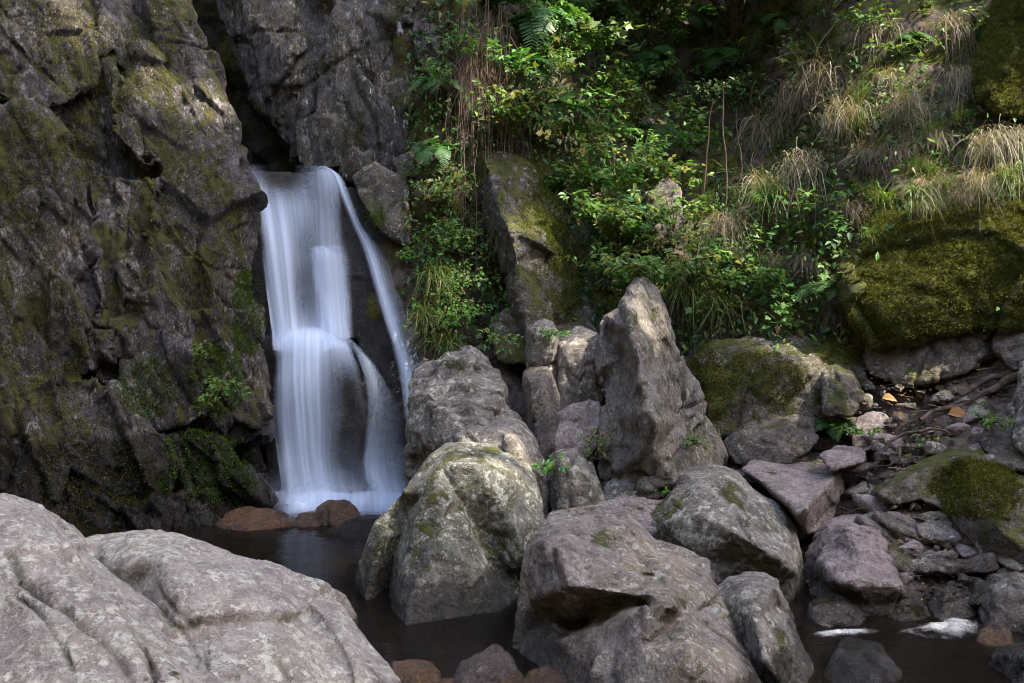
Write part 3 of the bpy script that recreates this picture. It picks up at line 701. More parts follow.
B('broad pinkish boulder with a pitted face above the small lower pool',
  [{'out': [(806, 575, 5.6), (808, 555, 5.7), (815, 535, 5.8), (826, 520, 5.9), (840, 514, 5.95), (858, 514, 5.95), (868, 520, 5.9), (880, 525, 5.85), (900, 540, 5.75), (920, 553, 5.65), (936, 562, 5.5), (930, 580, 5.4), (925, 595, 5.3), (920, 630, 5.1), (830, 640, 5.1), (815, 610, 5.3)],
    'in': [[(825, 540, 5.6), (850, 532, 5.52), (872, 535, 5.52)], [(820, 560, 5.48), (838, 582, 5.26)], [(860, 560, 5.36)], [(885, 556, 5.42), (905, 572, 5.34)], [(918, 570, 5.36)], [(835, 592, 5.32), (870, 604, 5.18), (910, 600, 5.22)], [(852, 585, 5.18), (895, 586, 5.18)]]}],
  'pink', thick=0.4, foot=-0.2, px=1.8, round_=0.018, amp=0.8, facet=0.7, seed=51)
sm = [
 ('dark wet rock at the left edge of the small lower pool', [[(803, 625, 5.05), (812, 600, 5.1), (838, 591, 5.15), (862, 604, 5.1), (872, 635, 4.95), (810, 650, 4.85), (840, 612, 4.9)]], 'grey'),
 ('low brown rock behind the white foam', [[(870, 625, 5.1), (884, 607, 5.15), (910, 598, 5.2), (930, 606, 5.15), (934, 635, 5.0), (880, 645, 4.95), (905, 612, 4.98)]], 'brown'),
 ('dark stone standing behind the foam, left of the speckled one', [[(927, 600, 5.25), (940, 585, 5.3), (968, 580, 5.3), (984, 596, 5.2), (980, 630, 5.05), (932, 640, 4.95), (955, 600, 5.05)]], 'grey'),
 ('smooth egg shaped grey stone with a pale end', [[(942, 562, 5.6), (950, 549, 5.65), (975, 547, 5.65), (994, 558, 5.55), (996, 572, 5.5), (975, 586, 5.4), (948, 584, 5.4), (970, 565, 5.4)]], 'pink'),
 ('light speckled boulder at the right edge of the lower pool', [[(982, 600, 5.1), (990, 575, 5.2), (1010, 560, 5.25), (1050, 560, 5.2), (1080, 600, 5.0), (1070, 660, 4.7), (985, 645, 4.85), (1000, 600, 4.95), (1030, 600, 4.85)]], 'grey'),
 ('small reddish wet stone beside the foam', [[(977, 640, 4.72), (984, 627, 4.75), (1000, 624, 4.75), (1012, 634, 4.7), (1010, 655, 4.6), (985, 655, 4.6)]], 'wetred'),
 ('dark glossy wet rock in the bottom right corner', [[(984, 690, 4.35), (992, 655, 4.45), (1010, 642, 4.5), (1060, 632, 4.5), (1080, 700, 4.2), (1000, 730, 4.1), (1030, 660, 4.2)]], 'wetdark'),
 ('shiny black wet rock splitting the outflow at the bottom', [[(818, 670, 4.4), (826, 648, 4.45), (850, 638, 4.5), (880, 645, 4.45), (908, 672, 4.35), (930, 720, 4.1), (815, 730, 4.05), (860, 660, 4.25)]], 'wetdark'),
 ('reddish round stone touching the foreground boulder', [[(388, 683, 4.15), (394, 663, 4.20), (415, 657, 4.25), (434, 662, 4.20), (442, 680, 4.15), (430, 700, 3.95), (395, 700, 3.95), (415, 672, 4.05)]], 'wetred'),
 ('pink grey stone in the shallows between the two large boulders', [[(452, 676, 4.25), (462, 656, 4.30), (490, 647, 4.35), (510, 652, 4.30), (516, 668, 4.20), (500, 690, 4.05), (456, 690, 4.05), (485, 665, 4.10)]], 'pink'),
 ('brown pebble at the bottom edge under the undercut boulder', [[(520, 685, 4.00), (528, 671, 4.05), (548, 667, 4.05), (566, 676, 4.00), (572, 700, 3.90), (522, 705, 3.85)]], 'wetred'),
 ('low submerged brown stone at the bottom edge of the pool', [[(438, 682, 4.17), (450, 676, 4.17), (475, 678, 4.17), (520, 672, 4.17), (525, 700, 3.95), (440, 705, 3.95)]], 'wetred'),
 ('flat orange brown stone at the foot of the mossy cliff', [[(214, 522, 6.97), (222, 511, 7.02), (250, 507, 7.07), (284, 512, 7.02), (296, 524, 6.92), (250, 530, 6.77), (218, 528, 6.82)]], 'wetred'),
 ('rounded glossy red stone in front of the waterfall', [[(308, 528, 7.0), (312, 512, 7.05), (328, 499, 7.1), (345, 499, 7.1), (360, 510, 7.05), (366, 530, 6.95), (335, 535, 6.85), (335, 510, 6.9)]], 'wetred'),
 ('small reddish stone left of the round red one', [[(294, 524, 6.97), (300, 513, 7.02), (316, 510, 7.02), (322, 528, 6.87), (300, 532, 6.82)]], 'wetred'),
 ('low black rock at the waterline between the red stone and the sunlit boulder', [[(322, 534, 6.75), (345, 522, 6.85), (375, 514, 6.9), (400, 516, 6.85), (405, 545, 6.5), (340, 545, 6.5)]], 'wetdark'),
]
for i, (lb, h, m) in enumerate(sm):
    B(lb, h, m, name='stone' if i != 4 else 'boulder', cat='stone' if i != 4 else 'boulder', thick=0.3, px=1.9, round_=0.012, facet=0.8, chips=13, chip=0.07, seed=60 + i, ncracks=1, foot=-0.25 if h[0][0][1] > 590 or h[0][0][2] > 6.6 else 0.1)

# rocks of the path and the foot of the bank
pr = [
 ('grey rock with a flat top under the tilted slab', [[(915, 522, 5.58), (928, 512, 5.63), (958, 512, 5.63), (966, 522, 5.53), (960, 545, 5.38), (920, 540, 5.43)]], 'grey', 0.25),
 ('long craggy rock band overgrown with moss at the foot of the bank', [[(684, 385, 7.15), (690, 350, 7.2), (716, 338, 7.25), (760, 342, 7.2), (800, 334, 7.2), (845, 342, 7.1), (866, 365, 7.0), (862, 420, 6.75), (800, 436, 6.75), (740, 434, 6.85), (690, 430, 6.9), (740, 372, 6.9), (790, 365, 6.85), (830, 378, 6.8)]], 'mossy', 0.5),
 ('dark slab with mossy upper edge behind the flat pink slab', [[(722, 440, 6.83), (740, 425, 6.88), (790, 410, 6.88), (815, 414, 6.78), (818, 445, 6.58), (790, 465, 6.48), (730, 465, 6.63), (770, 430, 6.63)]], 'brown', 0.35),
 ('brown rock half buried in the path edge', [[(848, 425, 6.53), (862, 414, 6.58), (885, 414, 6.58), (896, 430, 6.48), (890, 450, 6.33), (855, 452, 6.33)]], 'pink', 0.25),
 ('mossy dark knob above the path', [[(820, 370, 6.83), (835, 362, 6.88), (855, 368, 6.83), (866, 395, 6.63), (850, 418, 6.48), (825, 415, 6.53), (845, 385, 6.58)]], 'mossy', 0.3),
 ('large grey rock jutting in beside the path at the frame edge', [[(1008, 395, 6.08), (1014, 368, 6.18), (1040, 352, 6.18), (1100, 350, 5.98), (1110, 460, 5.48), (1030, 462, 5.63), (1014, 440, 5.78), (1040, 400, 5.78)]], 'grey', 0.4),
 ('dark angular rock at the frame edge under the moss', [[(992, 345, 6.63), (1005, 322, 6.68), (1040, 305, 6.68), (1100, 300, 6.48), (1100, 380, 6.18), (1010, 372, 6.38)]], 'brown', 0.4),
 ('rounded brown rock at the frame edge above the tilted slab', [[(975, 440, 6.03), (990, 420, 6.08), (1015, 412, 6.08), (1070, 425, 5.88), (1080, 480, 5.48), (1000, 470, 5.73)]], 'brown', 0.35),
 ('grey outcrop showing through the moss under the dry grass', [[(818, 262, 7.55), (826, 210, 7.75), (858, 188, 7.8), (905, 192, 7.65), (922, 225, 7.45), (900, 268, 7.25), (845, 280, 7.3), (870, 225, 7.4)]], 'mossy', 0.4),
 ('dark ledge of broken rock under the moss curtain', [[(862, 372, 6.95), (866, 335, 7.05), (905, 318, 7.02), (960, 308, 6.95), (1010, 312, 6.85), (1012, 345, 6.7), (975, 372, 6.6), (900, 388, 6.7), (930, 345, 6.75), (980, 335, 6.72)]], 'brown', 0.4),
 ('pale stone in the leaf litter of the path', [[(818, 455, 6.28), (835, 445, 6.33), (862, 447, 6.28), (868, 462, 6.13), (830, 470, 6.08)]], 'pink', 0.2),
 ('stub of grey rock beside the white umbel flower', [[(644, 240, 8.23), (648, 190, 8.33), (664, 176, 8.38), (680, 182, 8.33), (686, 240, 8.08), (664, 250, 8.08)]], 'brown', 0.3),
]
for i, (lb, h, m, th) in enumerate(pr):
    B(lb, h, m, name='rock', cat='rock', thick=th, px=2.0, round_=0.01, facet=1.0, chips=13, chip=0.06, seed=90 + i, fine=1.2, ncracks=2)

B('leaning mossy slab with a dark edge propped up amid the ferns',
  [{'out': [(474, 165, 8.65), (480, 152, 8.70), (492, 148, 8.75), (505, 150, 8.75), (530, 165, 8.70), (548, 185, 8.65), (560, 200, 8.55), (570, 235, 8.45), (576, 260, 8.30), (583, 290, 8.15), (592, 320, 8.00), (588, 345, 7.85), (525, 350, 7.90), (515, 335, 7.95), (505, 290, 8.10), (495, 245, 8.30), (482, 210, 8.45), (476, 190, 8.55)],
    'in': [[(485, 160, 8.47), (492, 185, 8.31), (500, 215, 8.17), (508, 228, 8.07), (515, 260, 7.95), (522, 300, 7.80), (530, 342, 7.70)], [(520, 170, 8.51), (545, 210, 8.35)], [(504, 190, 8.35), (520, 212, 8.23)], [(500, 186, 8.30), (516, 214, 8.15)], [(555, 260, 8.10), (560, 310, 7.85)], [(540, 240, 8.05)]]}],
  'slabmoss', name='slab', cat='rock slab', thick=0.25, px=1.9, round_=0.010, amp=0.6, facet=0.9, seed=120, ncracks=3)
B('dark broken rock under the leaning slab', [[(488, 320, 7.95), (510, 305, 8.0), (545, 300, 8.0), (575, 305, 7.95), (598, 330, 7.8), (590, 365, 7.5), (500, 365, 7.6), (545, 325, 7.7)]], 'mossy', thick=0.4, px=2.0, round_=0.02, facet=0.8, seed=121)
B('long tilted slab with moss below its pale edge, beside the path',
  [{'out': [(872, 492, 5.98), (876, 487, 6.03), (900, 470, 6.08), (925, 457, 6.13), (950, 443, 6.18), (962, 440, 6.18), (980, 446, 6.08), (1000, 456, 5.98), (1024, 470, 5.83), (1060, 490, 5.58), (1100, 540, 5.18), (1050, 570, 5.08), (985, 560, 5.28), (960, 530, 5.43), (945, 510, 5.58), (920, 500, 5.68), (895, 505, 5.73), (882, 502, 5.83)],
    'in': [[(880, 495, 5.78), (905, 480, 5.81), (930, 467, 5.85), (955, 456, 5.86), (970, 461, 5.76), (990, 476, 5.65), (1020, 491, 5.50)], [(930, 488, 5.78), (950, 480, 5.80)], [(975, 500, 5.53), (1000, 530, 5.33)]]}],
  'mossy', name='slab', cat='rock slab', thick=0.2, px=1.9, round_=0.010, amp=0.5, facet=0.35, seed=89)
B('thick cushion of yellow green moss draped over the rock wall under the hanging straw',
  [[(848, 338, 6.80), (852, 275, 7.05), (876, 222, 7.35), (925, 190, 7.55), (990, 178, 7.45), (1060, 155, 7.20), (1110, 200, 6.50), (1110, 318, 6.40), (1010, 318, 6.55), (930, 325, 6.70), (890, 345, 6.80), (920, 265, 6.88), (990, 245, 6.78), (930, 300, 6.70), (1000, 290, 6.58)],
   [(975, 80, 7.70), (985, 20, 7.90), (1020, -40, 8.00), (1110, -60, 7.40), (1110, 110, 6.90), (1030, 120, 7.10), (990, 115, 7.30)]],
  'mosscover', name='moss_cushion', cat='moss', thick=0.5, px=2.2, round_=0.03, facet=0.7, fine=2.5, amp=1.2, seed=130, ncracks=0)
# loose small stones on the path: copies of three shapes
protos = []
for k in range(3):
    rs = np.random.RandomState(300 + k)
    h = [(880 + 14 * math.cos(a) * rs.uniform(.75, 1.1), 460 + 9 * math.sin(a) * rs.uniform(.75, 1.1), 6.0 + 0.09 * math.sin(a * 2 + k)) for a in np.linspace(0, 6.28, 9)[:-1]]
    protos.append(rock('stone', [h], M[('pink', 'brown', 'grey')[k]], thick=0.1, px=1.6, round_=0.012, facet=0.8, seed=300 + k, ncracks=0))
rs = np.random.RandomState(5)
spots = [(865, 470), (905, 478), (890, 500), (930, 430), (915, 445), (940, 452), (872, 505), (900, 525), (945, 395), (968, 405), (905, 405), (925, 470), (880, 440), (950, 470), (866, 535), (982, 520), (1000, 530), (975, 400), (912, 545), (860, 492), (935, 495), (962, 430), (890, 455), (986, 545)]
for k in range(150):
    u_ = rs.uniform(700, 1040); v_ = rs.uniform(395, 600)
    if fbm(np.array([[u_ / 60, v_ / 40, 3.0]]), 2)[0] > -0.15: spots.append((u_, v_))
for i, (u, v) in enumerate(spots):
    o = protos[i % 3] if i < 3 else protos[i % 3].copy()
    if i >= 3: COL.objects.link(o)
    p = bank_point(u, v, 0.05)
    s = rs.uniform(0.4, 1.0) ** 1.5 * 1.5
    o.location = (p[0], p[1], p[2] - 0.05 * s); o.scale = (s, s, s * 0.8); o.rotation_euler = (rs.uniform(-.3, .3), rs.uniform(-.3, .3), rs.uniform(0, 6.28))
    tag(o, 'small loose stone lying on the earthy path', 'stone', 'loose stones on the path')
# ------------------------------------------------------------------ falling water
def veil_mat():
    N = NT('falling_water')
    uv = N.n('ShaderNodeUVMap').outputs[0]
    at_ = N.n('ShaderNodeAttribute', attribute_name='dens').outputs['Fac']
    def streak(sx, sy, det, off):
        mp = N.n('ShaderNodeMapping'); N.put(mp.inputs['Vector'], uv); mp.inputs['Scale'].default_value = (sx, sy, 1); mp.inputs['Location'].default_value = (off, off * 2, off)
        return N.noise(mp.outputs[0], 1.0, det, 0.55, 0.25)
    a = streak(7.0, 0.55, 3, 1.3); b = streak(26.0, 0.5, 4, 5.1); c = streak(75.0, 0.7, 3, 9.7)
    s = N.math('ADD', N.math('MULTIPLY', a, 1.1), N.math('ADD', N.math('MULTIPLY', b, 0.5), N.math('MULTIPLY', c, 0.14)))
    s = N.rng(s, 0.55, 1.2, 0.0, 1.0)
    al = N.math('MULTIPLY', at_, N.math('ADD', 0.55, N.math('MULTIPLY', s, 0.85)), clamp=True)
    d = N.n('ShaderNodeBsdfDiffuse'); d.inputs[0].default_value = (.74, .83, .99, 1)
    tl = N.n('ShaderNodeBsdfTranslucent'); tl.inputs[0].default_value = (.74, .83, .99, 1)
    m1 = N.n('ShaderNodeMixShader'); m1.inputs[0].default_value = 0.3
    N.t.links.new(d.outputs[0], m1.inputs[1]); N.t.links.new(tl.outputs[0], m1.inputs[2])
    tr = N.n('ShaderNodeBsdfTransparent')
    m2 = N.n('ShaderNodeMixShader'); N.put(m2.inputs[0], al)
    N.t.links.new(tr.outputs[0], m2.inputs[1]); N.t.links.new(m1.outputs[0], m2.inputs[2])
    return N.done(m2.outputs[0])
M['veil'] = veil_mat()

def resample(a, n):
    """Smoothly resample control rows along axis 0 (Catmull-Rom)."""
    a = np.asarray(a, float); k = len(a)
    t = np.linspace(0, k - 1, n); i = np.clip(t.astype(int), 0, k - 2); f = (t - i).reshape(-1, *([1] * (a.ndim - 1)))
    g = lambda j: a[np.clip(j, 0, k - 1)]
    p0, p1, p2, p3 = g(i - 1), g(i), g(i + 1), g(i + 2)
    return 0.5 * (2 * p1 + (p2 - p0) * f + (2 * p0 - 5 * p1 + 4 * p2 - p3) * f ** 2 + (3 * p1 - p0 - 3 * p2 + p3) * f ** 3)

def sheet(name, rows, dens, parent, nr=90, nc=48, ripple=0.012, seed=0, fade=0.10, uoff=0.0):
    P = np.array([[at(*q) for q in r] for r in rows])
    P = resample(P, nr); P = np.swapaxes(resample(np.swapaxes(P, 0, 1), nc), 0, 1)
    Dn = resample(np.array(dens, float)[:, :, None], nr); Dn = np.swapaxes(resample(np.swapaxes(Dn, 0, 1), nc), 0, 1)[:, :, 0]
    s = np.linspace(0, 1, nc); t = np.linspace(0, 1, nr)
    S, T = np.meshgrid(s, t)
    q = np.stack([S.ravel() * 9 + seed, T.ravel() * 1.2, np.full(S.size, seed * 3.3)], 1)
    P[:, :, 1] -= (ripple * (fbm(q, 3) + 0.4 * fbm(q * np.array((3.5, 1, 1)), 2))).reshape(S.shape)
    rag = (fbm(np.stack([T.ravel() * 5, S.ravel() * 3 + seed, np.full(S.size, 2.0)], 1), 3) * 0.07 + 0.03 * np.sin(T.ravel() * 9 + seed)).reshape(S.shape)
    e = np.clip((np.minimum(S, 1 - S) + rag) / fade, 0, 1) * np.clip(np.minimum(S, 1 - S) / 0.02, 0, 1); e = e * e * (3 - 2 * e)
    Dn = np.clip(Dn, 0, 2) * e
    idx = np.arange(nr * nc).reshape(nr, nc)
    F = np.stack([idx[:-1, :-1], idx[1:, :-1], idx[1:, 1:], idx[:-1, 1:]], -1).reshape(-1, 4)
    base = np.array(parent.location)
    me = mesh_np(name, P.reshape(-1, 3) - base, F)
    a = me.attributes.new('dens', 'FLOAT', 'POINT'); a.data.foreach_set('value', Dn.ravel().astype(np.float32))
    uv = me.uv_layers.new(name='UVMap')
    li = np.empty(len(me.loops), dtype=np.int32); me.loops.foreach_get('vertex_index', li)
    uvs = np.stack([S.ravel() * (P[:, -1, 0] - P[:, 0, 0]).mean() / 0.7 + uoff, T.ravel()], 1)
    uv.data.foreach_set('uv', uvs[li].astype(np.float32).ravel())
    return link(name, me, M['veil'], parent)

fall = tag(empty('waterfall', at(330, 505, 7.6)), 'silky white waterfall dropping in two steps down the dark rock', 'waterfall')
sheet('upper_veil', [
    [(247, 163, 8.75), (270, 164, 8.75), (295, 165, 8.75), (318, 166, 8.72), (332, 168, 8.70)],
    [(249, 176, 8.56), (272, 184, 8.54), (297, 183, 8.54), (322, 174, 8.54), (338, 178, 8.56)],
    [(254, 205, 8.42), (276, 208, 8.40), (300, 208, 8.40), (325, 205, 8.42), (343, 205, 8.46)],
    [(260, 250, 8.24), (282, 250, 8.22), (303, 250, 8.28), (326, 248, 8.26), (347, 250, 8.36)],
    [(267, 300, 8.12), (287, 300, 8.10), (305, 300, 8.16), (330, 300, 8.12), (352, 300, 8.24)],
    [(271, 332, 8.04), (290, 335, 8.0), (308, 335, 8.02), (332, 335, 8.0), (352, 335, 8.08)],
    [(272, 350, 7.95), (290, 352, 7.92), (310, 352, 7.92), (334, 352, 7.93), (354, 350, 8.0)]],
    [[0, 0, 0, 0.1, 0.1], [0.35, 0.05, 0.06, 0.4, 0.5], [0.95, 0.65, 0.45, 0.35, 0.1], [1.05, 0.8, 0.25, 0.5, 0.05], [1.05, 0.75, 0.22, 0.85, 0.08], [1.1, 1.0, 0.7, 1.0, 0.1], [0.9, 1.0, 0.9, 0.8, 0.1]], fall, seed=1)
sheet('upper_veil', [
    [(308, 246, 8.2), (325, 244, 8.19), (348, 242, 8.24)], [(310, 258, 8.12), (328, 256, 8.1), (351, 256, 8.18)], [(313, 300, 8.06), (332, 298, 8.05), (354, 296, 8.14)], [(316, 340, 7.98), (336, 338, 7.96), (356, 338, 8.05)]],
    [[0.0, 0.0, 0.0], [0.55, 0.5, 0.2], [0.9, 0.6, 0.15], [1.0, 0.8, 0.2]], fall, seed=4, nr=50, nc=30, fade=0.3, uoff=3.3)
sheet('lower_veil', [
    [(271, 334, 8.02), (292, 328, 8.0), (314, 326, 8.0), (334, 332, 8.0), (350, 340, 8.02)],
    [(271, 350, 7.92), (292, 343, 7.89), (314, 341, 7.88), (338, 346, 7.88), (356, 356, 7.90)],
    [(272, 380, 7.85), (292, 380, 7.80), (314, 380, 7.78), (344, 380, 7.76), (366, 385, 7.82)],
    [(272, 420, 7.82), (294, 420, 7.76), (316, 420, 7.73), (344, 420, 7.70), (366, 425, 7.78)],
    [(277, 460, 7.74), (298, 460, 7.70), (318, 460, 7.67), (340, 462, 7.65), (356, 465, 7.72)],
    [(280, 492, 7.68), (302, 492, 7.62), (324, 493, 7.58), (346, 494, 7.56), (362, 495, 7.6)],
    [(272, 510, 7.6), (302, 514, 7.5), (328, 516, 7.46), (352, 514, 7.46), (374, 510, 7.5)]],
    [[0.0, 0.1, 0.1, 0.0, 0.0], [0.45, 0.8, 0.9, 0.6, 0.3], [0.55, 1.1, 0.85, 0.06, 0.2], [0.45, 0.85, 0.65, 0.02, 0.05], [0.95, 0.8, 0.7, 0.04, 0.01], [0.8, 1.0, 0.95, 0.45, 0.3], [0.4, 1.0, 1.0, 0.8, 0.5]], fall, seed=2, nc=64, fade=0.14)
sheet('lower_veil', [
    [(342, 334, 7.98), (352, 340, 8.0), (366, 352, 8.02)],
    [(358, 362, 7.84), (372, 366, 7.88), (386, 380, 7.95)],
    [(366, 400, 7.78), (382, 404, 7.84), (402, 412, 7.9)],
    [(364, 440, 7.72), (384, 442, 7.78), (408, 446, 7.86)],
    [(362, 470, 7.66), (384, 474, 7.68), (412, 474, 7.76)],
    [(372, 500, 7.55), (394, 502, 7.55), (418, 498, 7.66)],
    [(378, 514, 7.46), (402, 514, 7.46), (420, 508, 7.6)]],
    [[0.1, 0.1, 0.0], [0.75, 0.3, 0.06], [0.5, 0.22, 0.05], [0.55, 0.28, 0.05], [0.85, 0.5, 0.1], [1.1, 1.0, 0.2], [0.6, 0.8, 0.2]], fall, seed=3, nc=48, fade=0.34, uoff=7.7)
sheet('side_stream', [
    [(318, 168, 8.70), (322, 166, 8.7), (328, 166, 8.7)], [(330, 172, 8.56), (336, 174, 8.56), (343, 178, 8.56)], [(341, 198, 8.46), (346, 199, 8.46), (353, 201, 8.48)], [(352, 226, 8.42), (357, 226, 8.40), (364, 226, 8.44)],
    [(362, 250, 8.34), (368, 248, 8.32), (378, 246, 8.38)], [(374, 290, 8.2), (380, 287, 8.18), (392, 284, 8.26)], [(384, 325, 8.08), (391, 323, 8.06), (404, 318, 8.14)], [(392, 352, 8.0), (401, 351, 7.98), (412, 346, 8.06)], [(403, 400, 7.86), (412, 400, 7.84), (424, 396, 7.9)], [(410, 470, 7.66), (420, 470, 7.62), (432, 466, 7.68)]],
    [[.1, .3, .2], [.5, .7, .25], [.45, .65, .12], [.35, .6, .1], [.35, .75, .2], [.4, .8, .2], [.4, .8, .15], [.35, .8, .12], [.3, .7, .1], [.2, .5, .1]], fall, seed=5, nr=110, nc=28, fade=0.42, ripple=0.008, uoff=11)
sheet('side_veil', [
    [(362, 232, 8.4), (374, 240, 8.4), (388, 256, 8.42)], [(376, 280, 8.2), (392, 284, 8.24), (408, 296, 8.28)], [(386, 320, 8.08), (404, 326, 8.12), (422, 336, 8.16)], [(398, 370, 7.93), (416, 374, 7.97), (434, 380, 8.02)], [(404, 420, 7.8), (424, 424, 7.82), (440, 430, 7.86)]],
    [[0.1, 0.12, 0], [0.3, 0.16, 0], [0.36, 0.2, 0], [0.4, 0.2, 0], [0.3, 0.2, 0]], fall, seed=6, nr=60, nc=24, fade=0.25, uoff=15)
# spreading foam on the pool at the foot of the fall
ns, nt_ = 60, 14
P = np.zeros((nt_, ns, 3)); Dn = np.zeros((nt_, ns))
for j in range(nt_):
    for i in range(ns):
        u = 262 + (424 - 262) * i / (ns - 1); r = j / (nt_ - 1)
        v = 503 + 3 * math.sin(i * 0.5) + r * 10
        Yw = 7.52 - 0.40 * r + 0.05 * math.sin(i * 0.35)
        P[j, i] = ((u - 512) / FPX * Yw, Yw, 0.10 * (1 - r) ** 1.3 + 0.006)
        Dn[j, i] = 1.0 * math.sin(math.pi * min(1, (r + 0.08)) ** 0.6) * min(1, i / 14, (ns - 1 - i) / 14) * (0.75 + 0.5 * math.sin(i * 0.41 + j * 0.3) * math.sin(i * 0.17))
Dn = np.clip(Dn, 0, 2); Dn[-1] = 0
idx = np.arange(ns * nt_).reshape(nt_, ns)
F = np.stack([idx[:-1, :-1], idx[1:, :-1], idx[1:, 1:], idx[:-1, 1:]], -1).reshape(-1, 4)
me = mesh_np('foam', P.reshape(-1, 3) - np.array(fall.location), F)
me.attributes.new('dens', 'FLOAT', 'POINT').data.foreach_set('value', Dn.ravel().astype(np.float32))
uv = me.uv_layers.new(name='UVMap'); li = np.empty(len(me.loops), dtype=np.int32); me.loops.foreach_get('vertex_index', li)
uvs = np.stack([P[:, :, 0].ravel() * 1.5, P[:, :, 1].ravel() * 2], 1); uv.data.foreach_set('uv', uvs[li].astype(np.float32).ravel())
link('foam', me, M['veil'], fall)

sheet('mist', [[(262, 440, 7.55), (300, 430, 7.5), (345, 430, 7.45), (385, 440, 7.45), (424, 450, 7.55)], [(260, 470, 7.48), (300, 468, 7.42), (345, 468, 7.38), (388, 470, 7.38), (426, 474, 7.48)], [(258, 498, 7.42), (300, 500, 7.36), (345, 500, 7.32), (390, 500, 7.32), (428, 498, 7.42)], [(256, 518, 7.3), (300, 522, 7.2), (345, 522, 7.18), (390, 522, 7.2), (430, 516, 7.3)]],
    [[0, 0, 0, 0, 0], [.03, .14, .10, .14, .02], [.12, .42, .40, .42, .08], [0, .1, .1, .1, 0]], fall, seed=9, nr=40, nc=40, fade=0.3, uoff=20)
# ------------------------------------------------------------------ foam of the lower pool
def foam_mat():
    N = NT('foam'); p = N.pos()
    h = N.noise(p, 70, 5, 0.7)
    c = N.mix(N.step(N.noise(p, 25, 5, 0.6), 0.35, 0.65), (.40, .37, .32), (.62, .60, .56))
    a = N.n('ShaderNodeAttribute', attribute_name='dens').outputs['Fac']
    al = N.step(N.math('ADD', a, N.math('MULTIPLY', N.math('SUBTRACT', N.noise(p, 9, 6, 0.65, 0.5), 0.5), 1.7)), 0.10, 1.05)
    mx = N.n('ShaderNodeMixShader'); N.put(mx.inputs[0], al)
    N.t.links.new(N.n('ShaderNodeBsdfTransparent').outputs[0], mx.inputs[1]); N.t.links.new(N.bsdf(c, 0.7, 0.3, N.bump(h, 0.4, 0.01)), mx.inputs[2])
    return N.done(mx.outputs[0])
M['foam'] = foam_mat()
def foam_patch(label, pts, h, seed):
    rs_ = np.random.RandomState(seed)
    rings = 7; n = 40
    outline = resample(np.array([at(u, v, 1700.0 / (v - HV)) for u, v in pts + [pts[0]]]), n + 1)[:-1]
    c = outline.mean(0); V = []
    for k in range(rings):
        f = 1 - k / (rings - 0.6)
        for i in range(n):
            q = c + (outline[i] - c) * f * (1 + 0.10 * math.sin(i * 2.1 + seed) * (k == 0))
            z = 0.003 + h * (1 - f * f) * (0.75 + 0.25 * math.sin(i * 0.9 + k)) + 0.002 * rs_.normal() * (k > 0)
            V.append((q[0], q[1], z))
    F = [(k * n + i, k * n + (i + 1) % n, (k + 1) * n + (i + 1) % n, (k + 1) * n + i) for k in range(rings - 1) for i in range(n)] + [tuple((rings - 1) * n + i for i in range(n))]
    V = np.array(V); b = np.array((c[0], c[1], 0.0))
    me = mesh_np('foam_patch', V - b, F)
    me.attributes.new('dens', 'FLOAT', 'POINT').data.foreach_set('value', np.repeat(np.clip(np.arange(rings) / 7.0, 0, 0.8), n).astype(np.float32))
    return tag(link('foam_patch', me, M['foam'], loc=b), label, 'foam')
foam_patch('thick cream white foam drift against the stones of the lower pool', [(890, 634), (912, 628), (935, 622), (960, 618), (985, 622), (992, 630), (980, 638), (930, 639)], 0.03, 1)
foam_patch('thin white foam line along the dark rock at the left of the lower pool', [(812, 633), (835, 630), (870, 629), (882, 632), (860, 635), (828, 638), (812, 638)], 0.012, 2)

# ------------------------------------------------------------------ plants
def leaf_mat(name, a, b, c=None, trans=0.35, rough=0.5, spec=0.35):
    N = NT(name)
    g = N.n('ShaderNodeNewGeometry').outputs['Random Per Island']
    oi = N.n('ShaderNodeObjectInfo').outputs['Random']
    col = N.mix(g, a, b)
    if c: col = N.mix(N.step(N.math('FRACT', N.math('MULTIPLY', g, 7.13)), 0.80, 0.95), col, c)
    hs = N.n('ShaderNodeHueSaturation'); N.put(hs.inputs['Color'], col); N.put(hs.inputs['Hue'], N.rng(oi, 0, 1, 0.485, 0.515)); N.put(hs.inputs['Value'], N.rng(oi, 0, 1, 0.8, 1.2))
    col = hs.outputs[0]
    d = N.bsdf(col, rough, spec)
    t = N.n('ShaderNodeBsdfTranslucent'); N.put(t.inputs[0], N.mix(1.0, col, (1.3, 1.25, 0.6), 'MULTIPLY'))
    mx = N.n('ShaderNodeMixShader'); mx.inputs[0].default_value = trans
    N.t.links.new(d, mx.inputs[1]); N.t.links.new(t.outputs[0], mx.inputs[2])
    return N.done(mx.outputs[0])
M['leaf'] = leaf_mat('leaf_green', (.055, .15, .025), (.12, .24, .04), (.20, .24, .04))
M['leafpale'] = leaf_mat('leaf_pale', (.085, .15, .04), (.16, .23, .06), (.30, .27, .05))
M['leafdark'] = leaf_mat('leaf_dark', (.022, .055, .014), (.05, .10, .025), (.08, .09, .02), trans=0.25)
M['fern'] = leaf_mat('fern_green', (.05, .125, .03), (.085, .18, .05), None, trans=0.4)
M['grass'] = leaf_mat('grass_green', (.06, .115, .018), (.11, .17, .03), (.20, .16, .06), trans=0.3)
M['straw'] = leaf_mat('straw', (.19, .155, .105), (.33, .285, .205), (.10, .08, .045), trans=0.2, rough=0.7)
M['rootbrown'] = leaf_mat('root_brown', (.085, .05, .034), (.15, .10, .07), (.05, .03, .022), trans=0.15, rough=0.8)
M['litter'] = leaf_mat('dead_leaf', (.22, .085, .03), (.34, .17, .07), (.12, .055, .03), trans=0.15, rough=0.7)
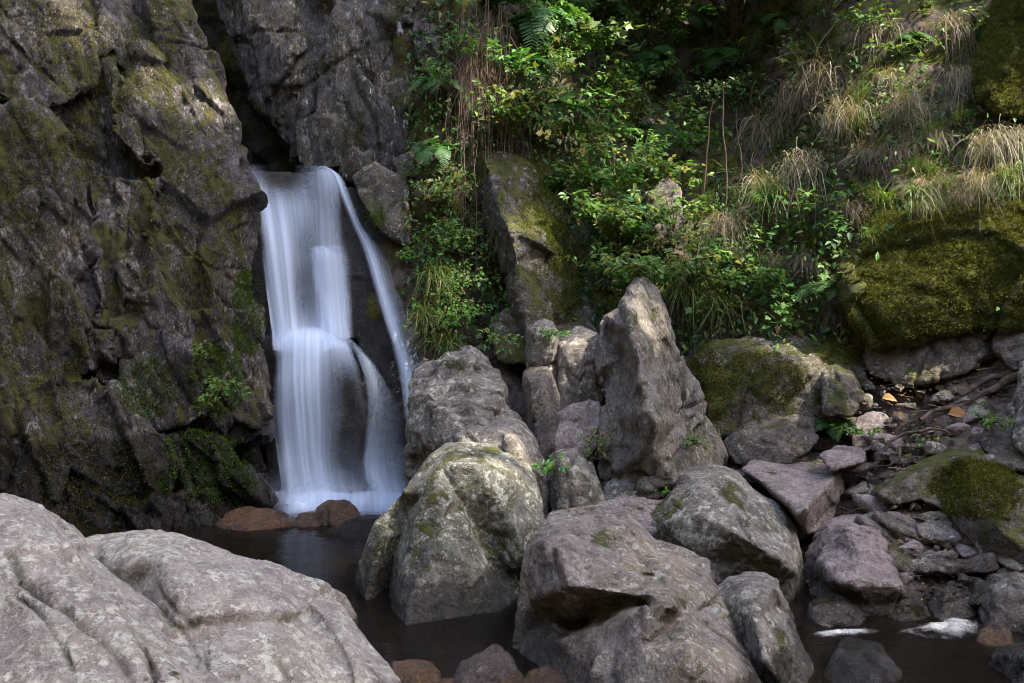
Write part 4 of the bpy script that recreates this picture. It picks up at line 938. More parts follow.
M['mossfuzz'] = leaf_mat('moss_fuzz', (.05, .06, .010), (.17, .18, .028), (.08, .07, .02), trans=0.25, rough=0.9, spec=0.1)
def bark_mat():
    N = NT('bark'); p = N.pos()
    c = N.mix(N.step(N.noise(p, 18, 6, 0.7), 0.35, 0.65), (.04, .028, .02), (.14, .105, .08))
    return N.done(N.bsdf(c, 0.9, 0.2, N.bump(N.noise(p, 60, 5, 0.7), 0.6, 0.01)))
M['bark'] = bark_mat()
M['stem'] = leaf_mat('stem_brown', (.07, .045, .03), (.15, .10, .07), None, trans=0.05, rough=0.8)

def ovate(w=0.5, fold=0.12, droop=0.15):
    ts = [0, .22, .5, .78, 1.0]; ws = [0.03, .8, 1.0, .6, 0.0]
    V = []; F = []
    for t, q in zip(ts, ws):
        V += [(-w / 2 * q, t, fold * q - droop * t * t), (0, t, -droop * t * t), (w / 2 * q, t, fold * q - droop * t * t)]
    for i in range(len(ts) - 1):
        a = 3 * i
        F += [(a, a + 1, a + 4, a + 3), (a + 1, a + 2, a + 5, a + 4)]
    return np.array(V, float), np.array(F)
def palmate():
    V = [(0, 0.1, 0)]; ang = [-125, -95, -70, -45, -22, 0, 22, 45, 70, 95, 125]; rad = [.42, .30, .72, .42, .62, 1.0, .62, .42, .72, .30, .42]
    rad = [.45, .36, .78, .50, .60, 1.0, .60, .50, .78, .36, .45]
    for a, r in zip(ang, rad):
        V.append((r * math.sin(R(a)), 0.1 + r * math.cos(R(a)), -0.14 * r * r))
    F = [(0, i, i + 1) for i in range(1, len(V) - 1)]
    return np.array(V, float), np.array(F)
def blade_leaf():
    V = [(-.5, 0, 0), (.5, 0, 0), (-.42, .5, -.03), (.42, .5, -.03), (0, 1, -.12)]
    return np.array(V, float), np.array([(0, 1, 3, 2), (2, 3, 4, 4)])
LEAF = ovate(); LEAFN = ovate(0.34, 0.06, 0.2); PALM = palmate()

def frames(d, up):
    """Rotation columns (x, y=direction, z~up) for arrays of directions."""
    y = d / np.linalg.norm(d, axis=1)[:, None]
    x = np.cross(y, up); x /= (np.linalg.norm(x, axis=1)[:, None] + 1e-9)
    z = np.cross(x, y)
    return x, y, z
def scatter(tpl, P, d, up, s):
    """Copies of a leaf template at points P, pointing along d, its face towards up, at sizes s: one vertex and one face array."""
    V0, F0 = tpl
    x, y, z = frames(d, up)
    s = np.asarray(s)[:, None, None]
    V = P[:, None, :] + s * (V0[None, :, 0:1] * x[:, None, :] + V0[None, :, 1:2] * y[:, None, :] + V0[None, :, 2:3] * z[:, None, :])
    F = F0[None] + (np.arange(len(P)) * len(V0))[:, None, None]
    return V.reshape(-1, 3), F.reshape(-1, F0.shape[1])
def tube(path, r0, r1, k=5):
    path = np.asarray(path, float); n = len(path)
    t = np.gradient(path, axis=0)
    ref = np.array((0.3, 1, 0.2))
    x = np.cross(t, ref); x /= np.linalg.norm(x, axis=1)[:, None] + 1e-9
    y = np.cross(t, x); y /= np.linalg.norm(y, axis=1)[:, None] + 1e-9
    r = np.linspace(r0, r1, n)[:, None, None]
    a = np.linspace(0, 2 * np.pi, k, endpoint=False)
    V = path[:, None, :] + r * (np.cos(a)[None, :, None] * x[:, None, :] + np.sin(a)[None, :, None] * y[:, None, :])
    idx = np.arange(n * k).reshape(n, k)
    F = np.stack([idx[:-1], np.roll(idx, -1, 1)[:-1], np.roll(idx, -1, 1)[1:], idx[1:]], -1).reshape(-1, 4)
    return V.reshape(-1, 3), F
def join(parts):
    V = []; F = []; o = 0
    for v, f in parts:
        V.append(v); F.append(f + o); o += len(v)
    return np.concatenate(V), np.concatenate(F)
def unit(rs_, n): 
    a = rs_.normal(size=(n, 3)); return a / np.linalg.norm(a, axis=1)[:, None]
UP = np.array((0, 0, 1.0))

# --- fern: one frond, shared by all
def frond_mesh(L=0.42, seed=0, arch=0.55):
    rs_ = np.random.RandomState(seed)
    n = 34
    t = np.linspace(0, 1, n)
    path = np.stack([np.zeros(n), L * t * (1 - 0.2 * t), L * (0.62 * t - arch * 1.9 * t * t)], 1)
    parts = [tube(path, 0.0028, 0.0008, 3)]
    tn = np.gradient(path, axis=0); tn /= np.linalg.norm(tn, axis=1)[:, None]
    V0 = np.array([(-.05, 0, 0), (.05, 0, 0), (-.065, .35, .01), (.065, .35, .01), (-.03, .75, -.03), (.03, .75, -.03), (0, 1, -.08)], float)
    F0 = np.array([(0, 1, 3, 2), (2, 3, 5, 4), (4, 5, 6, 6)])
    i = np.arange(3, n)
    for sgn in (-1, 1):
        d = np.stack([np.full(len(i), sgn * 1.0), np.zeros(len(i)), np.zeros(len(i))], 1) + 0.42 * tn[i] + 0.08 * rs_.normal(size=(len(i), 3))
        d[:, 2] -= 0.18
        prof = np.sin(np.pi * np.clip((t[i] * 0.93 + 0.07), 0, 1) ** 0.75) ** 0.9 * 0.34 * L + 0.006
        v, f = scatter((V0, F0[:2]), path[i], d, np.cross(np.array((1.0, 0, 0)) * np.ones((len(i), 3)), tn[i]), prof)
        parts.append((v, f))
    v, f = join(parts)
    return mesh_np('frond', v, f, smooth=False)
FROND = [frond_mesh(0.42, k, a) for k, a in enumerate((0.5, 0.62, 0.42))]
def fern(u, v, label, size=1.0, n=7, out=0.1, face=None, seed=0, P=None, group=None, mat='fern'):
    p = bank_point(u, v, out) if P is None else np.array(P)
    o = tag(empty('fern', p), label, 'fern', group)
    rs_ = np.random.RandomState(seed + 900)
    for k in range(n):
        f = link('frond', FROND[k % 3], None, o)
        if not FROND[k % 3].materials: FROND[k % 3].materials.append(M[mat])
        az = rs_.uniform(-1.5, 1.5) + math.pi
        f.rotation_euler = (rs_.uniform(-0.3, 0.35), rs_.uniform(-.3, .3), az)
        s = size * rs_.uniform(0.7, 1.15); f.scale = (s, s, s)
    return o

# --- leafy plant: thin stems with leaves in sprays
def leafy(u, v, label, h=0.4, spread=0.3, n=60, ls=0.055, tpl=LEAF, mat='leaf', out=0.08, lean=(0, -0.35, 0.9), seed=0, stems=4, P=None, group=None, name='leafy_plant', cat='plant', flat=0.7, palm=False):
    rs_ = np.random.RandomState(seed + 50)
    p = bank_point(u, v, out) if P is None else np.array(P)
    o = tag(empty(name, p), label, cat, group)
    lean = np.array(lean, float); lean /= np.linalg.norm(lean)
    st = []; LP = []; LD = []
    per = max(1, n // stems)
    for k in range(stems):
        d = lean + rs_.normal(size=3) * np.array((0.55, 0.35, 0.2)) * spread / max(h, .05); d /= np.linalg.norm(d)
        t = np.linspace(0, 1, 8)[:, None]; hk = h * rs_.uniform(0.65, 1.1)
        sag = rs_.normal(size=3) * 0.15 * hk; sag[2] -= 0.25 * hk * spread
        path = d * hk * t + sag * t * t
        st.append(tube(path, 0.004 * h / 0.4 + 0.0012, 0.0012, 4))
        for j in range(per):
            q = rs_.uniform(0.25, 1.0) ** 0.8
            c = d * hk * q + sag * q * q
            a = rs_.uniform(0, 6.28)
            out_ = np.array((math.cos(a), math.sin(a) - 0.35, rs_.uniform(-.25, .35)))
            tw = c + out_ * rs_.uniform(0.3, 1.0) * 0.22 * spread
            if rs_.rand() < 0.35: st.append(tube(np.stack([c, (c + tw) / 2 + (0, 0, .008), tw]), 0.0015, 0.0008, 3))
            for m in range(3 if not palm else 1):
                LP.append(tw + rs_.normal(size=3) * 0.006); dd = out_ + rs_.normal(size=3) * 0.5 + (0, 0, -.2); LD.append(dd)
    LP = np.array(LP); LD = np.array(LD)
    upv = UP * flat + (1 - flat) * np.array((0, -1, 0.3)) + rs_.normal(size=LP.shape) * 0.28
    v_, f_ = scatter(tpl, LP, LD, upv, ls * rs_.uniform(0.55, 1.2, len(LP)))
    link('foliage', mesh_np('foliage', v_, f_, False), M[mat], o)
    v_, f_ = join(st); link('stem', mesh_np('stem', v_, f_), M['stem'], o)
    return o

# --- grass
def tuft_mesh(n, L, w, spread, droop, seed, wind=(0, 0, 0), root=0.03):
    rs_ = np.random.RandomState(seed); V = []; F = []; o = 0
    k = 6; t = np.linspace(0, 1, k)
    for i in range(n):
        a = rs_.uniform(0, 6.28); l = L * rs_.uniform(0.3, 1.15)
        out_ = np.array((math.cos(a), math.sin(a), 0)) * spread * rs_.uniform(0.2, 1.2) + np.array(wind)
        b = rs_.normal(size=3) * np.array((1, .7, .6)) * root
        p = b + l * (t[:, None] * (out_ + UP * (1 - 0.3 * droop))) + l * (t ** 2)[:, None] * np.array((0, 0, -droop * rs_.uniform(0.35, 1.5))) + l * 0.16 * (t ** 1.5)[:, None] * rs_.normal(size=3) + l * 0.05 * np.sin(t * rs_.uniform(3, 9) + a)[:, None] * rs_.normal(size=3)
        side = np.cross(out_ + (0, 0, .2), UP); side = side / (np.linalg.norm(side) + 1e-6) + rs_.normal(size=3) * 0.3
        ww = w * (1 - t ** 2 * 0.9)[:, None] * rs_.uniform(0.6, 1.2)
        V.append(np.concatenate([p - side * ww, p + side * ww])); j = np.arange(k - 1)
        F.append(np.stack([j, j + k, j + k + 1, j + 1], 1) + o); o += 2 * k
    return mesh_np('grass_tuft', np.concatenate(V), np.concatenate(F))
TUFT = {}
def tuft(u, v, label, kind='green', size=1.0, out=0.05, rot=0.0, P=None, group=None, name='grass_tuft', cat='grass tuft'):
    p = bank_point(u, v, out) if P is None else np.array(P)
    if kind not in TUFT:
        spec = {'green': (90, 0.38, 0.0036, 0.5, 0.6, 1, (0, -.15, 0), 'grass', .03), 'long': (150, 0.60, 0.0036, 0.5, 0.95, 2, (0, -.3, 0), 'grass', .04), 'short': (50, 0.18, 0.0028, 0.6, 0.4, 5, (0, -.1, 0), 'grass', .03),
                'dry': (330, 0.52, 0.0022, 0.60, 1.0, 3, (-.05, -.30, 0), 'straw', .085), 'hang': (240, 0.50, 0.0020, 0.45, 1.5, 4, (0, -.25, 0), 'straw', .07), 'brown': (140, 0.75, 0.0017, 0.14, 1.9, 6, (0, -.2, 0), 'rootbrown', .10)}[kind]
        TUFT[kind] = [tuft_mesh(*spec[:5], spec[5] + 10 * q, spec[6], spec[8]) for q in range(3)]
        for m_ in TUFT[kind]: m_.materials.append(M[spec[7]])
    o = link(name, TUFT[kind][hash((round(u), round(v))) % 3], None, loc=p)
    o.rotation_euler = (0, 0, rot); o.scale = (size, size, size)
    return tag(o, label, cat, group)
# ------------------------------------------------------------------ unseen trees added to shade the gorge
SPOTS = [(at(468, 449, 5.84), 0.36), (at(492, 451, 5.84), 0.30), (at(590, 40, 9.4), 0.55), (at(555, 65, 9.3), 0.35), (at(600, 365, 7.0), 0.2), (at(625, 335, 6.9), 0.2), (at(590, 345, 7.0), 0.2), (at(640, 130, 8.8), 0.26),
         (at(155, 85, 7.9), 0.16), (at(75, 45, 8.0), 0.18), (at(205, 100, 8.1), 0.18), (at(815, 110, 8.0), 0.5), (at(770, 160, 8.0), 0.35), (at(950, 225, 7.0), 0.62), (at(890, 270, 7.0), 0.26), (at(985, 260, 6.8), 0.4), (at(880, 60, 8.2), 0.4),
         (at(1000, 170, 7.0), 0.35), (at(695, 185, 8.3), 0.35), (at(545, 225, 8.1), 0.25), (at(480, 100, 8.7), 0.25), (at(620, 240, 8.2), 0.26), (at(450, 160, 8.4), 0.2), (at(720, 60, 10), 0.25), (at(870, 425, 6.5), 0.1), (at(440, 300, 7.9), 0.2), (at(700, 300, 7.8), 0.25)]  # where sun falls through gaps cut in the added crowns
def added_shade_tree(label, base, ctr, rad, n, ls, mat, seed, gaps=True, trunk_r=0.16, even=0.0):
    rs_ = np.random.RandomState(seed)
    o = tag(empty('added_shade_tree', base), label, 'added_shade_tree')
    base = np.array(base, float); ctr = np.array(ctr, float); rad = np.array(rad, float)
    # boughs from the trunk to the clumps of the crown
    top = ctr + (0, 0, rad[2] * 0.4)
    t = np.linspace(0, 1, 12)[:, None]
    trunk = base + (top - base) * t + np.sin(t * 5) * 0.15 * np.array((1, 0.6, 0))
    parts = [tube(trunk - base, trunk_r, 0.03, 10)]
    cl = []
    nb = 60
    for k in range(nb):
        a = unit(rs_, 1)[0] * rs_.uniform(0.25, 1.0) ** 0.4
        e = ctr + a * rad; s = trunk[rs_.randint(5, 12)]
        m = (s + e) / 2 + (0, 0, rs_.uniform(-.1, .5))
        path = np.stack([s + (m - s) * 2 * q if q < .5 else m + (e - m) * (2 * q - 1) for q in np.linspace(0, 1, 7)])
        parts.append(tube(path - base, 0.045, 0.008, 5)); cl += [e, (m + e) / 2]
    v, f = join(parts); link('trunk', mesh_np('trunk', v, f), M['bark'], o)
    cl = np.array(cl)
    c = cl[rs_.randint(0, len(cl), n)] + rs_.normal(size=(n, 3)) * rad * 0.17
    k = int(n * even)
    c[:k] = ctr + unit(rs_, k) * (rs_.uniform(0, 1, k) ** 0.4)[:, None] * rad
    if gaps:  # leaves left out along sun rays so sun patches get through
        S = np.array(SUN_DIR); keep = np.ones(n, bool)
        for q, r in SPOTS:
            w = c - q; w = w - (w @ S)[:, None] * S
            keep &= (np.linalg.norm(w, axis=1) > r + ls * 0.45)
        c = c[keep]
    m_ = len(c)
    d = rs_.normal(size=(m_, 3)); up = UP * 1.2 + rs_.normal(size=(m_, 3)) * 0.6
    v, f = scatter(LEAF, c, d, up, ls * rs_.uniform(0.6, 1.3, m_))
    link('crown', mesh_np('crown', v - base, f, False), M[mat], o)
    return o
S_ = np.array(SUN_DIR)
added_shade_tree('wide unseen leafy crown added to block the sun, gapped for sun patches', (14.0, 1.4, 6.0), np.array((0.0, 6.4, 1.6)) + S_ * 25.0, (7.6, 5.6, 1.1), 80000, 0.17, 'leaf', 1, even=0.8)  # out of view, added so its crown blocks the sun
added_shade_tree('unseen dark crown added above the bank to shade the hollow', (2.5, 13.0, 3.0), (2.5, 9.9, 6.2), (2.3, 1.9, 0.8), 6000, 0.16, 'leafdark', 2)  # out of view, added to darken the hollow below

# ------------------------------------------------------------------ undergrowth, leaf by leaf too many to count
rs = np.random.RandomState(42)
def region(n, weight):
    """Random pixels of the bank, thinned by a weight function of (u, v)."""
    u = rs.uniform(405, 1380, n); v = rs.uniform(-120, 350, n)
    k = rs.rand(n) < weight(u, v)
    return u[k], v[k]
def w_under(u, v):
    nz = fbm(np.stack([u / 90, v / 90, np.zeros_like(u)], 1), 3)
    w = 0.55 + 0.9 * nz
    w = np.where((u > 655) & (v < 330), w * 0.7, w)
    w = np.where((u > 850) & (v > 60), w * np.where((v > 170) & (u < 1060), 0.02, 0.9), w)
    w = np.where((u < 430), w * 0.5, w)
    return np.clip(w, 0.03, 1)
def leaves_on_bank(name, n, weight, tpl, ls, mat, outs=(0.0, 0.3), kind='stuff', flat=0.6):
    u, v = region(n, weight)
    Dp = bank_depth(u, v) - rs.uniform(*outs, len(u))
    P = np.stack([(u - 512) / FPX * Dp, Dp, CAM_H - (v - HV) / FPX * Dp], 1)
    m_ = len(P)
    d = rs.normal(size=(m_, 3)) + np.array((0, -0.6, -0.35))
    up = UP * flat + np.array((0, -1, 0)) * (1 - flat) + rs.normal(size=(m_, 3)) * 0.35
    vv, ff = scatter(tpl, P, d, up, ls * rs.uniform(0.5, 1.3, m_))
    return tag(link(name, mesh_np(name, vv, ff, False), M[mat]), kind=kind)
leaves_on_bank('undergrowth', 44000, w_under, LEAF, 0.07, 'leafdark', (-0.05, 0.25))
leaves_on_bank('undergrowth', 10000, lambda u, v: w_under(u, v) * np.where((u > 640) & (u < 830) & (v < 170), 0.35, 1.0), LEAFN, 0.06, 'leaf', (0.1, 0.35))
# moss fuzz
def w_moss(u, v):
    nz = fbm(np.stack([u / 60, v / 60, np.ones_like(u) * 3], 1), 3)
    return np.clip(np.where((u > 840) & (v > -60) & (v < 345), 0.8 + 0.8 * nz, np.where(u > 690, 0.25 + 0.5 * nz, 0.12)), 0, 1)
leaves_on_bank('moss', 160000, w_moss, (np.array([(-.5, 0, 0), (.5, 0, 0), (0, 1, .1)], float), np.array([(0, 1, 2)])), 0.016, 'mossfuzz', (-0.10, 0.10), flat=0.3)
# fallen leaves on the path and the bank
NL = 900
u = rs.uniform(700, 1060, NL); v = rs.uniform(350, 600, NL)
Dp = bank_depth(u, v) - 0.06
P = np.stack([(u - 512) / FPX * Dp, Dp, CAM_H - (v - HV) / FPX * Dp], 1)
vv, ff = scatter(LEAF, P, rs.normal(size=(NL, 3)) * (1, 1, .2), UP + rs.normal(size=(NL, 3)) * 0.4, 0.03 * rs.uniform(0.4, 1.4, NL))
tag(link('leaf_litter', mesh_np('leaf_litter', vv, ff, False), M['litter']), kind='stuff')
u = rs.uniform(560, 1080, 3000); v = rs.uniform(370, 650, 3000)
k = fbm(np.stack([u / 40, v / 25, u * 0], 1), 2) > -0.1; u = u[k]; v = v[k]
Dp = bank_depth(u, v) - rs.uniform(-0.02, 0.10, len(u))
P = np.stack([(u - 512) / FPX * Dp, Dp, CAM_H - (v - HV) / FPX * Dp], 1)
GT = (np.array([(-.5, -.4, 0), (.45, -.5, .05), (.55, .4, -.05), (-.4, .5, 0), (-.3, -.25, .42), (.3, -.3, .5), (.3, .3, .38), (-.25, .3, .45)], float), np.array([(0, 1, 5, 4), (1, 2, 6, 5), (2, 3, 7, 6), (3, 0, 4, 7), (4, 5, 6, 7), (3, 2, 1, 0)]))
vv, ff = scatter(GT, P, rs.normal(size=P.shape) * (1, 1, .3), UP + rs.normal(size=P.shape) * 0.5, 0.05 * rs.uniform(0.25, 1.2, len(P)) ** 1.5)
tag(link('gravel', mesh_np('gravel', vv, ff, False), M['brown']), kind='stuff')
NT_ = 160
u = rs.uniform(720, 1050, NT_); v = rs.uniform(350, 580, NT_); tw = []
for q in range(NT_):
    p = bank_point(u[q], v[q], 0.09); a = rs.uniform(0, 6.28); l = rs.uniform(.04, .16)
    dd = np.array((math.cos(a), math.sin(a) * .6, rs.uniform(-.2, .3)))
    tw.append(tube(np.stack([p - dd * l, p + rs.normal(size=3) * .008, p + dd * l]), rs.uniform(.002, .005), .0015, 4))
vv, ff = join(tw); tag(link('twig_litter', mesh_np('twig_litter', vv, ff), M['stem']), kind='stuff')
for lb, (u, v), s in (('large curled orange brown leaf lying on the path above the tilted slab', (948, 414), 0.13), ('brown dead leaf caught on the moss above the grey outcrop', (914, 183), 0.10), ('pale brown dead leaf on the moss, nearer the frame edge', (955, 178), 0.08), ('reddish dead leaf on the path beside the mossy knob', (882, 398), 0.09)):
    p = bank_point(u, v, 0.13)
    vv, ff = scatter(ovate(0.75, 0.22, 0.45), np.zeros((1, 3)), np.array([[0.8, -0.4, 0.1]]), np.array([[0.1, -0.7, 0.8]]), [s])
    tag(link('dead_leaf', mesh_np('dead_leaf', vv, ff, False), M['litter'], loc=p), lb, 'dead leaf')

# moss standing up from the rock as short sprigs
def fuzz(o, areas, n, ls, mat='mossfuzz', nzmin=-0.2):
    v = coords_of(o.data); nn = normals_of(o.data); w = v + np.array(o.location)
    u_ = 512 + FPX * w[:, 0] / w[:, 1]; v_ = HV - FPX * (w[:, 2] - CAM_H) / w[:, 1]
    m = np.zeros(len(v))
    for cu, cv, ru, rv in areas: m = np.maximum(m, 1.25 - np.sqrt(((u_ - cu) / ru) ** 2 + ((v_ - cv) / rv) ** 2))
    m = m * (nn[:, 1] < 0.35) * (nn[:, 2] > nzmin) + 0.55 * fbm(w / 0.22, 4) * (m > 0)
    ok = np.where(m > 0.22)[0]
    if not len(ok): return
    k = rs.choice(ok, n); P = w[k] + rs.normal(size=(n, 3)) * 0.006
    d = nn[k] + rs.normal(size=(n, 3)) * 0.6 + np.array((0, -0.1, 0.25))
    vv, ff = scatter((np.array([(-.35, 0, 0), (.35, 0, 0), (0, 1, .1)], float), np.array([(0, 1, 2)])), P, d, nn[k] + rs.normal(size=(n, 3)), ls * rs.uniform(0.5, 1.4, n))
    tag(link('moss', mesh_np('moss', vv, ff, False), M[mat]), kind='stuff')
M['mossgreen'] = leaf_mat('moss_green', (.03, .065, .008), (.10, .15, .018), (.05, .05, .015), trans=0.25, rough=0.9, spec=0.1)
fuzz(cliff, [(246, 310, 16, 40), (205, 465, 45, 35), (150, 390, 30, 30), (215, 380, 25, 40), (225, 480, 30, 25)], 70000, 0.011, 'mossgreen')
fuzz(cliff, [(40, 350, 60, 60), (30, 170, 60, 60), (120, 90, 40, 70), (180, 200, 45, 80), (60, 40, 40, 40), (165, 60, 25, 60), (90, 470, 60, 50), (210, 260, 40, 90), (20, 260, 40, 60)], 80000, 0.010, 'mossfuzz')
for o_ in [q for q in list(COL.objects) if q.name.startswith('moss_cushion')]: fuzz(o_, [(940, 260, 140, 120), (1020, 40, 60, 110)], 150000, 0.012, 'mossfuzz', -0.6)
for o_ in [q for q in list(COL.objects) if q.get('category') == 'rock slab']:
    fuzz(o_, [(538, 205, 20, 40), (552, 250, 20, 45), (568, 295, 18, 35), (975, 490, 40, 30)], 16000, 0.011, 'mossfuzz', -0.3)
for o_ in [q for q in list(COL.objects) if 'rock band' in str(q.get('label'))]: fuzz(o_, [(700, 385, 25, 40), (760, 380, 40, 25), (840, 350, 30, 15), (830, 400, 20, 20)], 24000, 0.011, 'mossfuzz', -0.3)

for o_ in [q for q in list(COL.objects) if 'leaning mossy slab' in str(q.get('label'))]: fuzz(o_, [(545, 200, 14, 25), (560, 240, 12, 35), (574, 285, 12, 35)], 14000, 0.012, 'mossgreen', -0.4)

# ------------------------------------------------------------------ single plants
ferns = [
 (440, 84, 'feathery green fern hanging over the brown rock at the vine curtain', 1.1, 6, .15), (520, 70, 'fern with drooping fronds right of the hanging brown roots', 1.2, 7, .25), (505, 5, 'fern at the top edge above the brown roots', 1.3, 7, .2), (600, 10, 'dark fern at the top edge beside the bright maple leaves', 1.3, 7, .2),
 (560, 112, 'broad green fern above the leaning slab', 1.3, 8, .3), (585, 180, 'fern beside the right edge of the leaning slab', 1.1, 7, .2), (650, 60, 'shaded fern deep in the hollow of the bank', 1.5, 8, .3), (720, 60, 'dark fern in the hollow left of the dry grass', 1.4, 7, .2), (780, 25, 'fern at the top of the bank above the dry grass', 1.3, 7, .2),
 (660, 130, 'fern in the dark hollow behind the rock stub', 1.3, 8, .3), (835, 295, 'blue green fern at the foot of the moss curtain', 1.0, 7, .12), (628, 210, 'fern between the leaning slab and the rock stub', 1.1, 7, .3), (905, 45, 'small fern on the mossy slope near the top', 0.9, 6, .1), (834, 425, 'little green fern growing behind the flat pink slab', 0.75, 7, .1),
 (435, 150, 'fern with broad fronds at the edge of the vine curtain', 1.0, 6, .15), (540, 20, 'long fern fronds crossing the upper bank', 1.5, 7, .3), (690, 20, 'tall fern at the top of the dark hollow', 1.5, 8, .2)]
for i, (u, v, lb, s, n, out) in enumerate(ferns): fern(u, v, lb, s, n, out, seed=i)

L = leafy
L(592, 40, 'bright yellow green maple seedling catching the sun near the top', 0.42, 0.7, 34, 0.12, PALM, 'leafpale', 0.75, seed=1, palm=True, name='maple_seedling', cat='seedling')
L(548, 78, 'yellowing maple sprig below the bright seedling', 0.25, 0.4, 14, 0.10, PALM, 'leafpale', 0.65, seed=2, palm=True, name='maple_seedling', cat='seedling')
L(625, 60, 'pale maple sprig right of the bright seedling', 0.3, 0.5, 16, 0.10, PALM, 'leafpale', 0.6, seed=3, palm=True, name='maple_seedling', cat='seedling')
L(700, 178, 'plant with flat pale umbrella leaves on the rock stub', 0.34, 0.6, 26, 0.11, PALM, 'leafpale', 0.55, seed=4, palm=True, flat=0.95)
L(690, 215, 'leafy plant with reddish lower leaves under the pale umbrella leaves', 0.25, 0.4, 40, 0.05, LEAF, 'leaf', 0.2, seed=5)
L(800, 62, 'horizontal sprays of maple leaves above the dry grass', 0.3, 0.6, 26, 0.075, PALM, 'leafpale', 0.3, seed=6, palm=True, name='maple_seedling', cat='seedling', flat=0.95)
L(745, 60, 'maple branchlet with pale leaves in front of the dark hollow', 0.35, 0.6, 22, 0.07, PALM, 'leaf', 0.4, seed=7, palm=True, name='maple_seedling', cat='seedling', flat=0.95)
L(920, 68, 'small bright leaved seedling on the moss near the hanging grass', 0.12, 0.25, 9, 0.06, PALM, 'leafpale', 0.15, seed=8, palm=True, name='maple_seedling', cat='seedling')
L(1010, 8, 'pale seedling on the moss in the top corner', 0.15, 0.3, 10, 0.06, PALM, 'leafpale', 0.15, seed=9, palm=True, name='maple_seedling', cat='seedling')
sap = [(600, 150, 'leafy bramble above the mossy slab', .5, .5, 110, .055), (620, 250, 'bramble with fresh green leaves right of the mossy slab', .5, .5, 130, .055), (605, 200, 'leafy bramble spilling over the mossy slab edge', .5, .5, 120, .05), (640, 170, 'bramble leaning out beside the rock stub', .4, .45, 80, .05),
       (580, 60, 'bushy plant below the bright maple leaves', .5, .6, 120, .05), (530, 110, 'leafy plant above the leaning slab tip', .4, .5, 90, .045), (545, 45, 'light green shrub among the upper ferns', .5, .6, 100, .05), (625, 290, 'low leafy plant behind the pointed slab', .3, .4, 80, .05),
       (600, 275, 'green plant tucked between the mossy and the pointed slab', .3, .35, 70, .045), (660, 250, 'leafy plant at the foot of the rock stub', .3, .4, 60, .045), (720, 290, 'small leafy plant at the foot of the long grass', .25, .3, 50, .04), (770, 290, 'small green plant on the mossy band of the bank', .25, .3, 50, .04), (690, 120, 'shaded shrub in the dark hollow', .6, .6, 110, .055), (750, 115, 'shaded shrub left of the dry grass', .5, .5, 90, .05), (860, 35, 'green sprig on top of the mossy slope', .3, .4, 50, .045),
       (465, 60, 'leafy shrub over the hanging roots', .4, .5, 80, .045), (660, 20, 'shrub at the top edge over the dark hollow', .6, .7, 110, .055), (830, 15, 'shrub at the top edge right of the hollow', .5, .6, 90, .05)]
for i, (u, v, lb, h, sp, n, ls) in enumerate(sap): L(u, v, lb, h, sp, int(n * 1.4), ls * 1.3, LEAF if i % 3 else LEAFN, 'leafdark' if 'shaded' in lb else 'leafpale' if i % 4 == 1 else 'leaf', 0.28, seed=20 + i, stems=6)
for i in range(34):
    u = rs.uniform(500, 700); v = rs.uniform(0, 300)
    if 475 < u < 585 and v > 140: u += 110
    L(u, v, 'fresh green bramble shoot in the thicket between the leaning slab and the dark hollow', rs.uniform(.3, .5), rs.uniform(.35, .6), 80, rs.uniform(.045, .08), LEAF if i % 3 else PALM, ('leaf', 'leafpale', 'leaf')[i % 3], rs.uniform(.2, .5), seed=200 + i, stems=5, name='bramble', cat='shrub', group='bramble shoots in the thicket', palm=i % 3 == 0)
for i in range(34):
    u = rs.uniform(690, 1030) if i % 2 else rs.uniform(690, 850); v = rs.uniform(-10, 120) if i % 2 else rs.uniform(200, 330)
    L(u, v, 'small green seedling rooted in the mossy bank on the right of the hollow', rs.uniform(.12, .3), rs.uniform(.25, .45), 30, rs.uniform(.035, .06), LEAF if i % 2 else PALM, ('leaf', 'leafpale')[i % 2], rs.uniform(.15, .3), seed=260 + i, stems=4, name='seedling', cat='seedling', group='seedlings on the mossy bank', palm=i % 2 == 0)
# curtain of creepers on the right of the fall
cre = [(428, 95, 'creeper with small leaves hanging beside the brown rock, topmost of the curtain'), (432, 150, 'creeper with broad leaves in the upper middle of the curtain'), (440, 205, 'pale leaved creeper in the middle of the curtain'), (428, 235, 'creeper hanging closest to the thin side stream'), (452, 255, 'dense creeper left of the leaning slab'), (440, 290, 'creeper hanging above the blocky grey boulder'), (462, 300, 'creeper in the gap under the leaning slab edge'), (470, 215, 'creeper against the leaning slab edge'), (455, 330, 'lowest creeper just above the grey boulder')]
for i, (u, v, lb) in enumerate(cre):
    L(u, v, lb, 0.38, 0.42, 110, 0.034, LEAF, 'leafpale' if i in (2, 5) else 'leaf', 0.12, (0, -0.35, -0.8 if i % 2 else 0.5), seed=60 + i, stems=7, name='creeper', cat='creeper', flat=0.35)
def cliff_spot(u, v, Y): return at(u, v, Y)
L(235, 395, 'green trailing plant on the cliff beside the fall', 0.28, 0.35, 60, 0.035, LEAF, 'leaf', lean=(0, -.5, -.7), seed=80, P=at(228, 372, 7.05), flat=0.35)
L(205, 350, 'small leafy sprig high on the cliff ledge', 0.15, 0.25, 25, 0.03, LEAF, 'leafpale', lean=(0, -.5, .6), seed=81, P=at(205, 358, 7.0), flat=0.35)
